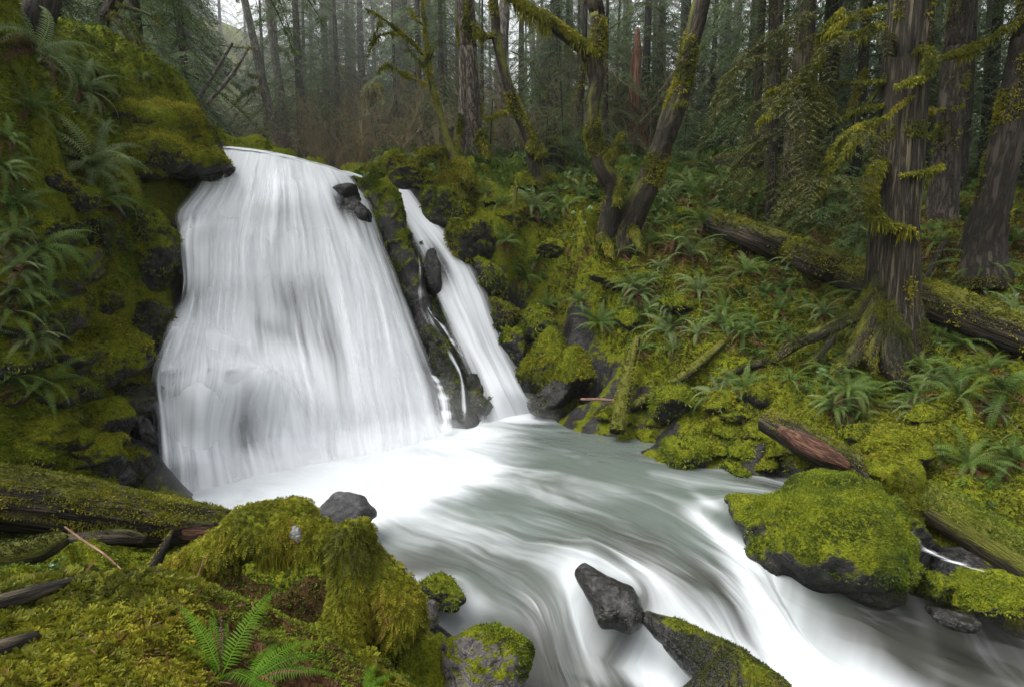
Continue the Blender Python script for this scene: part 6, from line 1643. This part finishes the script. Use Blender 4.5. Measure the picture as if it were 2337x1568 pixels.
# ------------------------------------------------------------------ ferns and small plants
def frond(az, el, L, bend, r, n=26, width=0.17, dead=False, fold=0.15, roll=0.0):
    m = n + 2
    t = np.linspace(0, 1, m)
    e = el - bend * t ** 1.25
    step = L / (m - 1)
    rr = np.concatenate([[0], np.cumsum(np.cos(e[:-1]) * step)])
    zz = np.concatenate([[0], np.cumsum(np.sin(e[:-1]) * step)])
    sway = r.normal(0, 0.10) * L * t ** 2
    d = np.array([math.cos(az), math.sin(az), 0])
    l = np.array([-math.sin(az), math.cos(az), 0])
    P = d * rr[:, None] + l * sway[:, None] + np.array([0, 0, 1]) * zz[:, None]
    T = norm(np.gradient(P, axis=0))
    Nn = norm(np.cross(T, l))
    lat = np.cross(Nn, T)
    lat = lat * math.cos(roll) + Nn * math.sin(roll)
    k = np.arange(3, m)
    tt = t[k]
    prof = np.sin(np.clip((tt - 0.05) / 0.95, 0, 1) ** 0.62 * math.pi) ** 0.8 * (1 - 0.35 * tt) + 0.04
    out = []
    # stalk
    w = 0.006 * L * (1.15 - t)[:, None]
    V = np.concatenate([P - lat * w, P + lat * w, P - Nn * w])
    i = np.arange(m - 1)
    Fq = np.concatenate([np.stack([i, i + 1, m + i + 1], 1), np.stack([i, m + i + 1, m + i], 1), np.stack([i, 2 * m + i, i + 1], 1), np.stack([m + i, m + i + 1, 2 * m + i], 1)])
    out.append((V, Fq, {'tint': np.full(len(V), 0.9 if not dead else 0.3)}))
    base_t = r.uniform(0.15, 0.75)
    for sg in (-1, 1):
        ln = width * L * prof * r.uniform(0.85, 1.1, len(k)) * (1 if not dead else r.uniform(0.3, 1.0, len(k)))
        dd = norm(lat[k] * sg + T[k] * (0.25 + 0.35 * tt)[:, None] - Nn[k] * (-fold) * -1 + r.normal(0, 0.05 if not dead else 0.3, (len(k), 3)))
        pw = step * 0.30
        a = P[k]
        mid = a + dd * (ln * 0.4)[:, None] + Nn[k] * 0.015 * L
        tip = a + dd * ln[:, None] - np.array([0, 0, 1]) * (ln * (0.12 if not dead else 0.5))[:, None]
        V = np.stack([a - T[k] * pw * 0.7, mid - T[k] * pw, tip, mid + T[k] * pw, a + T[k] * pw * 0.6], 1).reshape(-1, 3)
        q = np.arange(len(k))[:, None] * 5
        Ft = np.concatenate([q + np.array([[0, 1, 3]]), q + np.array([[0, 3, 4]]), q + np.array([[1, 2, 3]])])
        if sg < 0:
            Ft = Ft[:, ::-1]
        out.append((V, Ft, {'tint': np.repeat(np.clip(base_t + r.normal(0, .08, len(k)), 0, 1), 5)}))
    V, Fs, A = merge(out)
    return V, np.concatenate(Fs), A

def fern_proto(seed, nf=13, nd=6, width=0.125, mat='fern', n=30):
    r = np.random.default_rng(seed)
    o = thing('sword_fern', 'x', 'fern', (0, 0, 0))
    g = [frond(k * 2.4 + r.normal(0, .25), math.radians(r.uniform(28, 78)), r.uniform(0.7, 1.1), math.radians(r.uniform(80, 150)), r, n, width, roll=r.normal(0, .3)) for k in range(nf)]
    V, Fs, A = merge(g)
    build('fronds', V, Fs, M[mat], o, attrs=A)
    if nd:
        g = [frond(k * 2.4 + r.normal(0, .3) if k % 2 else -math.pi / 2 + r.normal(0, .5), math.radians(r.uniform(-10, 25)), r.uniform(0.6, 1.0), math.radians(r.uniform(75, 120)), r, 18, 0.10, True) for k in range(nd)]
        V, Fs, A = merge(g)
        build('dead_fronds', V, Fs, M['fern_dead'], o, attrs=A)
    return o
FP = [[fern_proto(s, nf, nd), False] for s, nf, nd in ((1, 18, 8), (2, 14, 13), (3, 20, 5), (4, 12, 4), (5, 15, 20))] + [[fern_proto(s, nf, nd, mat='fern_pale'), False] for s, nf, nd in ((6, 18, 10), (7, 16, 6))]
def fern(kind, X, Y, w, label, rot=None, tilt=0.5, sc=None, lift=0.02, rnd=np.random.default_rng(9)):
    p = on(X, Y)
    n = slope_n(p)
    ax = norm(np.array([0, 0, 1.0]) * (1 - tilt) + n * tilt)
    d = p[1]
    s = px(w, X, Y, d) / 1.55 if sc is None else sc
    q = Vector((0, 0, 1)).rotation_difference(Vector(ax)).to_matrix() @ Matrix.Rotation(rnd.uniform(-0.5, 0.5) if rot is None else rot, 3, 'Z')
    src, used = FP[kind]
    loc = p + n * lift
    if not used:
        src.location, src.rotation_euler, src.scale = loc, q.to_euler(), (s, s, s)
        src['label'] = label
        FP[kind][1] = True
        return src
    return copy_thing(src, loc, q.to_euler(), s, label)

for row in """5|75|120|290|large sword fern with brown skirts hanging at the top left corner
5|180|215|200|sword fern with long rusty dead fronds above the mossy dome's left end
6|205|385|260|grey-green sword fern spreading in the middle of the left bank
2|70|570|260|sword fern arching at the left edge above the rusty dead fronds
1|40|660|190|rust-brown dead fern skirt hanging at the left edge
1|230|455|170|brown drooping fern skirt below the grey-green fern of the left bank
3|60|250|170|dark sword fern at the left edge under the corner fern
3|20|860|150|low fern at the left edge above the upright mossy rock
3|30|470|160|dark fern in the shade at the left edge
6|1215|478|130|pale sword fern among the moss left of the forked maple
1|1150|555|90|small fern with brown skirts over the side fall bank
0|1195|640|110|bright fern clump high on the bank right of the side fall
1|1255|700|100|small fern hanging below the bright clump
2|1370|740|130|bright green fern halfway up the right bank
3|1325|690|80|dark fern left above the bright green halfway fern
2|1475|715|130|dark green fern right of the bright halfway fern
1|1440|655|110|fern with brown skirts above the bright halfway fern
6|1572|590|160|large pale sword fern below the leaning maple
0|1545|745|110|drooping fern on the bank above the slanting pole
6|1515|455|100|pale fern behind the foot of the leaning maple
1|1465|800|80|small fern tuft at the top of the short leaning pole
6|1650|445|130|pale fern clump left of the pale stringy cedar
2|1705|625|130|upright fern below the long mossy log
0|1690|775|120|shiny fern beside the thin slanting pole
3|1620|520|100|fern at the broken upper end of the long log
0|1720|480|120|fern clump above the long log near its upper end
3|1840|545|110|fern hanging over the middle of the long log
6|1880|720|110|bluish fern left of the cedar roots
3|1905|880|90|small bright fern below the cedar roots
0|1960|910|70|little fern clump right of the small bright one below the roots
0|2290|900|260|big dark sword fern at the right edge below the cedar
2|2190|790|190|sword fern on the slope right of the cedar foot
0|2310|760|170|shaded fern over the lower end of the long log at the right edge
2|2240|620|170|sword fern beneath the leaning trunk at the right edge
0|2310|555|150|sword fern at the right edge behind the leaning trunk
3|2140|560|130|shaded fern behind the long log right of the cedar
0|2060|490|100|shaded fern far behind the cedar
3|1990|560|100|shaded fern just left of the cedar above the long log
1|2205|1060|200|fern with red-brown skirts behind the thick mossy log
0|2310|1050|190|fern over the thick mossy log at the right edge
3|2140|1050|100|fern poking from the moss right of the yellow-green mound
0|2130|860|110|fern in the litter right of the cedar roots
1|2100|960|100|brown-skirted fern above the yellow-green mound
0|1045|425|70|bluish fern under the nurse stump knees
3|1110|445|80|small fern right of the nurse stump
1|1290|480|110|rusty fern clump left of the forked maple foot
5|1330|440|100|pale fern behind the forked maple foot
3|1480|560|110|dark fern under the leaning maple roots
0|1230|600|80|small fern under the overhang right of the side fall
3|1600|660|100|fern in the shade between the pale fern and the long log
0|1790|660|110|fern below the middle of the long log
0|1750|540|90|fern peeping over the long log
2|1400|410|90|far fern right behind the forked maple
0|1830|470|120|fern at the foot of the pale stringy cedar
0|1930|450|120|fern in the dark wood left of the big cedar
2|2020|450|120|fern in the dark wood behind the mossy elbow limb
0|2200|500|120|fern at the foot of the tall brown trunk
3|1560|420|100|far fern before the nurse log
0|1630|405|110|fern growing before the rotten nurse log
2|1690|370|110|upright fern on top of the nurse log""".split('\n'):
    k, X, Y, w, lb = row.split('|')
    fern(int(k), float(X), float(Y), float(w), lb, tilt=0.55 if float(X) < 600 else 0.4)

rf = np.random.default_rng(33)
k = 0
while k < 120:
    if k < 98:
        X, Y = rf.uniform(1080, 2337), rf.uniform(400, 1000)
        lb, gp_ = 'sword fern in the dense fern cover of the right bank slope', 'ferns covering the right bank slope'
    else:
        X, Y = rf.uniform(0, 420), rf.uniform(150, 900)
        lb, gp_ = 'small fern rooted in the moss of the left cliff', 'small ferns on the left cliff'
    p = on(X, Y)
    if near(p[None], np.concatenate([river_pts, fall_pts]))[0] < 0.9 or p[1] > 21 or p[1] < 5.2:
        continue
    fern(int(rf.integers(7)), X, Y, 0, lb, sc=rf.uniform(0.38, 0.8) * (0.7 if k >= 98 else 1), tilt=0.45)['group'] = gp_
    k += 1

# the foreground fern: every frond its own part
def near_fern(label, X, Y, d, fr, dead=()):
    p = at(X, Y, d)
    r = np.random.default_rng(int(X))
    o = thing('sword_fern', label, 'fern', p)
    for tx, ty, td, bend, wd, roll in fr:
        q = at(tx, ty, td)
        v = q - p
        L = np.linalg.norm(v) * 1.06
        az = math.atan2(v[1], v[0])
        el = math.asin(np.clip(v[2] / np.linalg.norm(v), -1, 1)) + math.radians(bend) * 0.46
        V, Fc, A = frond(az, el, L, math.radians(bend), r, 34, wd, roll=roll)
        build('frond', V + p, Fc, M['fern_near'], o, attrs=A)
    for tx, ty, td, bend in dead:
        q = at(tx, ty, td)
        v = q - p
        L = np.linalg.norm(v) * 1.06
        V, Fc, A = frond(math.atan2(v[1], v[0]), math.asin(np.clip(v[2] / np.linalg.norm(v), -1, 1)) + math.radians(bend) * 0.46, L, math.radians(bend), r, 22, 0.11, True)
        b = build('dead_frond', V + p, Fc, M['fern_dead'], o, attrs=A)
        b['label'] = 'curled rusty dead frond'
    return o
near_fern('bright green sword fern unrolling from the dark hollow in the foreground', 505, 1545, 2.75, [(650, 1356, 3.15, 55, 0.16, 0.5), (432, 1372, 3.0, 35, 0.13, -0.3), (400, 1480, 2.7, 60, 0.15, 0.2), (470, 1400, 3.1, 30, 0.12, 0.0), (610, 1600, 2.4, 50, 0.15, 0.0), (520, 1420, 3.0, 40, 0.12, 0.2)], [(462, 1420, 2.8, 60), (490, 1500, 2.7, 70), (520, 1380, 3.05, 30)])
near_fern('sword fern sweeping right along the bottom edge under the stump', 570, 1560, 2.6, [(745, 1500, 2.85, 70, 0.15, 0.35), (700, 1470, 3.0, 65, 0.14, 0.3), (760, 1560, 2.6, 60, 0.14, 0.1), (650, 1590, 2.4, 40, 0.14, 0.0), (640, 1480, 3.05, 50, 0.12, 0.2)], [(700, 1540, 2.6, 50), (640, 1560, 2.5, 60)])
near_fern('small fern tip at the bottom edge below the stump foot', 830, 1575, 2.75, [(905, 1548, 2.8, 60, 0.2, 0.3), (860, 1515, 2.95, 50, 0.18, 0.3), (890, 1580, 2.7, 50, 0.16, 0.2)])

def leafy_proto(seed, n=26, leaf=0.2):
    r = np.random.default_rng(seed)
    o = thing('leafy_plant', 'x', 'plant', (0, 0, 0))
    out = []
    for k in range(n):
        az, el = r.uniform(0, 6.28), math.radians(r.uniform(15, 80))
        L = r.uniform(0.25, 1.0)
        d = np.array([math.cos(az) * math.cos(el), math.sin(az) * math.cos(el), math.sin(el)])
        tip = d * L
        V, Fc, _ = tube([(0, 0, 0), tip * 0.5 + np.array([0, 0, 0.05]), tip], [0.012, 0.009, 0.006], 4, 6, caps=False)
        out.append((V, tris(Fc), {'tint': np.full(len(V), 0.5)}))
        for q in range(3):
            b = az + (q - 1) * 1.2 + r.normal(0, .3)
            ld = norm(np.array([math.cos(b), math.sin(b), -0.25 + r.normal(0, .2)]))
            sd = norm(np.cross(ld, [0, 0, 1.0]) + np.array([0, 0, r.normal(0, .3)]))
            l = leaf * r.uniform(0.6, 1.3)
            V = np.array([tip, tip + ld * l * .35 + sd * l * .3, tip + ld * l * .75 + sd * l * .2, tip + ld * l - np.array([0, 0, l * .15]), tip + ld * l * .75 - sd * l * .2, tip + ld * l * .35 - sd * l * .3, tip + ld * l * .5 - np.array([0, 0, l * 0.07])])
            out.append((V, np.array([[0, 1, 6], [1, 2, 6], [2, 3, 6], [3, 4, 6], [4, 5, 6], [5, 0, 6]]), {'tint': np.full(7, np.clip(r.normal(.5, .2), 0, 1))}))
    V, Fs, A = merge(out)
    build('leaves', V, Fs, M['leaf'], o, attrs=A)
    return o
LP = [[leafy_proto(3, 34, 0.15), False], [leafy_proto(4, 80, 0.085), False]]
for k, X, Y, w, lb in [(0, 195, 490, 90, 'bright broad-leaved plant under the grey-green fern of the left bank'), (1, 30, 490, 150, 'dark leafy plant at the left edge below the shaded fern'), (1, 60, 830, 120, 'round-leaved plant below the rusty dead fronds at the left edge'), (1, 30, 900, 120, 'leafy plant left of the upright mossy rock'),
                       (0, 300, 500, 70, 'glossy leafy patch on the tall mossy block'), (1, 110, 890, 90, 'small leafy plant above the upright mossy rock'), (0, 1450, 785, 60, 'small bright leaves at the tip of the short leaning pole'), (0, 120, 1300, 70, 'bright leafy sprig at the back of the foreground moss'),
                       (0, 395, 1330, 50, 'little green leaves left under the mossy stump arm'), (1, 1240, 640, 60, 'small leafy plant by the bright fern clump'), (1, 10, 700, 110, 'leafy plant at the left edge behind the rusty skirt'), (0, 10, 1350, 60, 'green leaves at the left edge of the foreground moss')]:
    p = on(X, Y)
    s = px(w, X, Y, p[1]) / 2
    src, used = LP[k]
    if not used:
        src.location, src.scale = p, (s,) * 3
        src['label'] = lb
        LP[k][1] = True
    else:
        copy_thing(src, p, (0, 0, X), s, lb)

# bare brown thicket behind the falls
def shrub_proto(seed, n=26, H=2.4):
    r = np.random.default_rng(seed)
    o = thing('bare_shrub', 'x', 'shrub', (0, 0, 0))
    out = []
    def shoot(p, d, L, rad, lev):
        m = 6
        P = [p]
        q = d.copy()
        for _ in range(m - 1):
            q = norm(q + r.normal(0, .16, 3) + np.array([0, 0, 0.03]))
            P.append(P[-1] + q * L / (m - 1))
        V, Fc, _ = tube(P, np.linspace(rad, rad * 0.35, m), 3, m, caps=False)
        out.append((V, tris(Fc), {'tint': np.full(len(V), np.clip(r.normal(.45, .25), 0, 1))}))
        if lev:
            for k in range(5):
                j = int(r.integers(1, m))
                shoot(P[j], norm(d + r.normal(0, .6, 3)), L * r.uniform(.3, .55), rad * .55, lev - 1)
    for k in range(n):
        a = r.uniform(0, 6.28)
        shoot(np.array([r.normal(0, .35), r.normal(0, .35), -.1]), norm(np.array([math.cos(a) * .55, math.sin(a) * .55, 1])), H * r.uniform(.5, 1.1), 0.013, 2)
    V, Fs, A = merge(out)
    build('twigs', V, Fs, M['twig'], o, attrs=A)
    return o
SP = [[shrub_proto(1, 15), False], [shrub_proto(2, 12, 3.0), False]]
rs = np.random.default_rng(8)
for k, (X, d, sc) in enumerate([(560, 17.5, 0.8), (690, 19, 0.9), (740, 18, 0.8), (790, 18.5, 0.9), (830, 17.5, 0.7), (870, 19, 1.0), (920, 18, 0.8), (960, 17.5, 0.7), (810, 21, 1.0), (1000, 19, 0.9), (1110, 18.5, 1.0), (1400, 20, 1.1), (1330, 19, 1.0), (1490, 20, 1.0), (1180, 19, 1.0)]):
    p = at(X, 380, d)
    z = gq(p[0], p[1])[0]
    lb, gp_ = ('bare twiggy shrub of the brown thicket behind the falls', 'bare shrubs of the thicket behind the falls') if X < 1005 else ('bare twiggy shrub among the trees behind the maples', 'bare shrubs among the maples')
    src, used = SP[k % 2]
    if not used:
        src.location, src.scale, src['label'], src['group'] = (p[0], p[1], z), (sc,) * 3, lb, gp_
        SP[k % 2][1] = True
    else:
        copy_thing(src, (p[0], p[1], z), (0, 0, rs.uniform(0, 6)), sc, lb, gp_)

# low growth on the forest floor, beyond counting
r = np.random.default_rng(77)
def w_under(c, n):
    X = CX + F * c[:, 0] / np.maximum(c[:, 1], 1)
    return (c[:, 1] > 14.5) * (c[:, 1] < 45) * (X > -200) * (X < 2600) * (np.abs(c[:, 0] + 6.5) > 2.6) * (near(c, fall_pts) > 1.0) / np.maximum(c[:, 1], 13) ** 1.6
P, N = scatter(GV, GQ, 26000, r, w_under)
V, Fc, A = sprigs(P + N * 0.1, norm(N + np.array([0, 0, .6])), r.uniform(.15, .45, len(P)), r, 6, 0.5, clump(P, 2, .5))
tag(build('undergrowth', V, Fc, M['fern'], attrs=A), 'low green growth covering the forest floor', 'undergrowth', kind='stuff')
P, N = scatter(GV, GQ, 9000, r, lambda c, n: (c[:, 1] > 6) * (c[:, 1] < 16) * (c[:, 0] > 1.0) * (near(c, np.concatenate([river_pts, fall_pts])) > .8) * np.clip(clump(c, 12, .8) - .35, 0, 1))
V, Fc, A = sprigs(P + N * .02, norm(N + np.array([0, 0, .3])), r.uniform(.08, .22, len(P)), r, 6, .5, clump(P, 2, .8))
tag(build('groundcover', V, Fc, M['leaf'], attrs=A), 'small green plants scattered over the right bank', 'groundcover', kind='stuff')
P, N = scatter(GV, GQ, 10000, r, lambda c, n: (c[:, 1] > 7) * (c[:, 1] < 16) * (c[:, 0] > 1.0) * (near(c, np.concatenate([river_pts, fall_pts])) > .8) * np.clip(clump(c, 22, .9) - .45, 0, 1))
V, Fc, A = tufts(P + N * .01, N, r.uniform(.06, .2, len(P)), .05, r, 4, 1.3, .6)
tag(build('dead_litter', V, Fc, M['fern_dead'], attrs=A), 'brown dead fern litter lying on the right bank', 'litter', kind='stuff')

P, N = scatter(GV, GQ, 900, r, lambda c, n: (cam_dist(c) < 4.6) * (c[:, 1] > 1.6) * (c[:, 0] < 0) * np.clip(clump(c, 32, 2.2) - .35, 0, 1))
V, Fc, A = tufts(P + N * .025, N * .25, r.uniform(.03, .09, len(P)), .06, r, 2, 1.5, .1)
tag(build('dead_litter', V, Fc, M['fern_dead'], attrs=A), 'brown needles and leaf scraps caught in the foreground moss', 'litter', kind='stuff')

# ------------------------------------------------------------------ air
def box(name, lo, hi, mat):
    V = np.array([[x, y, z] for z in (lo[2], hi[2]) for y in (lo[1], hi[1]) for x in (lo[0], hi[0])], float)
    o = build(name, V, np.array([[0, 2, 3, 1], [4, 5, 7, 6], [0, 1, 5, 4], [2, 6, 7, 3], [0, 4, 6, 2], [1, 3, 7, 5]]), mat, smooth=False)
    o['kind'] = 'stuff'
    return o
box('haze', (-76, -21, -8), (76, 111, 50), vol_mat('haze', 0.0004, 0.2, (0.97, 0.98, 1.0)))

# spray hanging at the foot of the falls and over the creek
def mist(X, Y, d, rx, ry, rz, dens, label, z=None):
    c = at(X, Y, d)
    if z is not None:
        c[2] = z
    V, Fc = ico(4)
    o = build('mist', V * np.array([rx, ry, rz]) + c, Fc, vol_mat('mist', dens, 0.0, (0.97, 0.98, 1.0)))
    return tag(o, label, 'mist', kind='stuff')
for k, (X, Y) in enumerate([(400, 1120), (520, 1100), (640, 1075), (760, 1055), (870, 1035), (970, 1010), (700, 1110), (860, 1090)]):
    p = flat(X, Y, 0.0)
    mist(X, Y, p[1] - 0.15, 0.75, 0.5, 0.42, 0.30, 'puff of white spray along the foot of the main fall', z=0.12)['group'] = 'spray along the foot of the main fall'
mist(760, 1000, 8.6, 2.6, 1.2, 1.1, 0.05, 'thin white spray rising before the main fall', z=0.5)
mist(1180, 935, 11.3, 0.9, 0.6, 0.45, 0.20, 'thin spray at the foot of the side fall', z=0.1)
mist(620, 300, 26, 11.0, 8.0, 7.5, 0.008, 'pale mist drifting up the creek valley behind the lip')
mist(1250, 300, 36, 34.0, 17.0, 15.0, 0.006, 'faint pale mist between the far trunks of the wood', z=13)
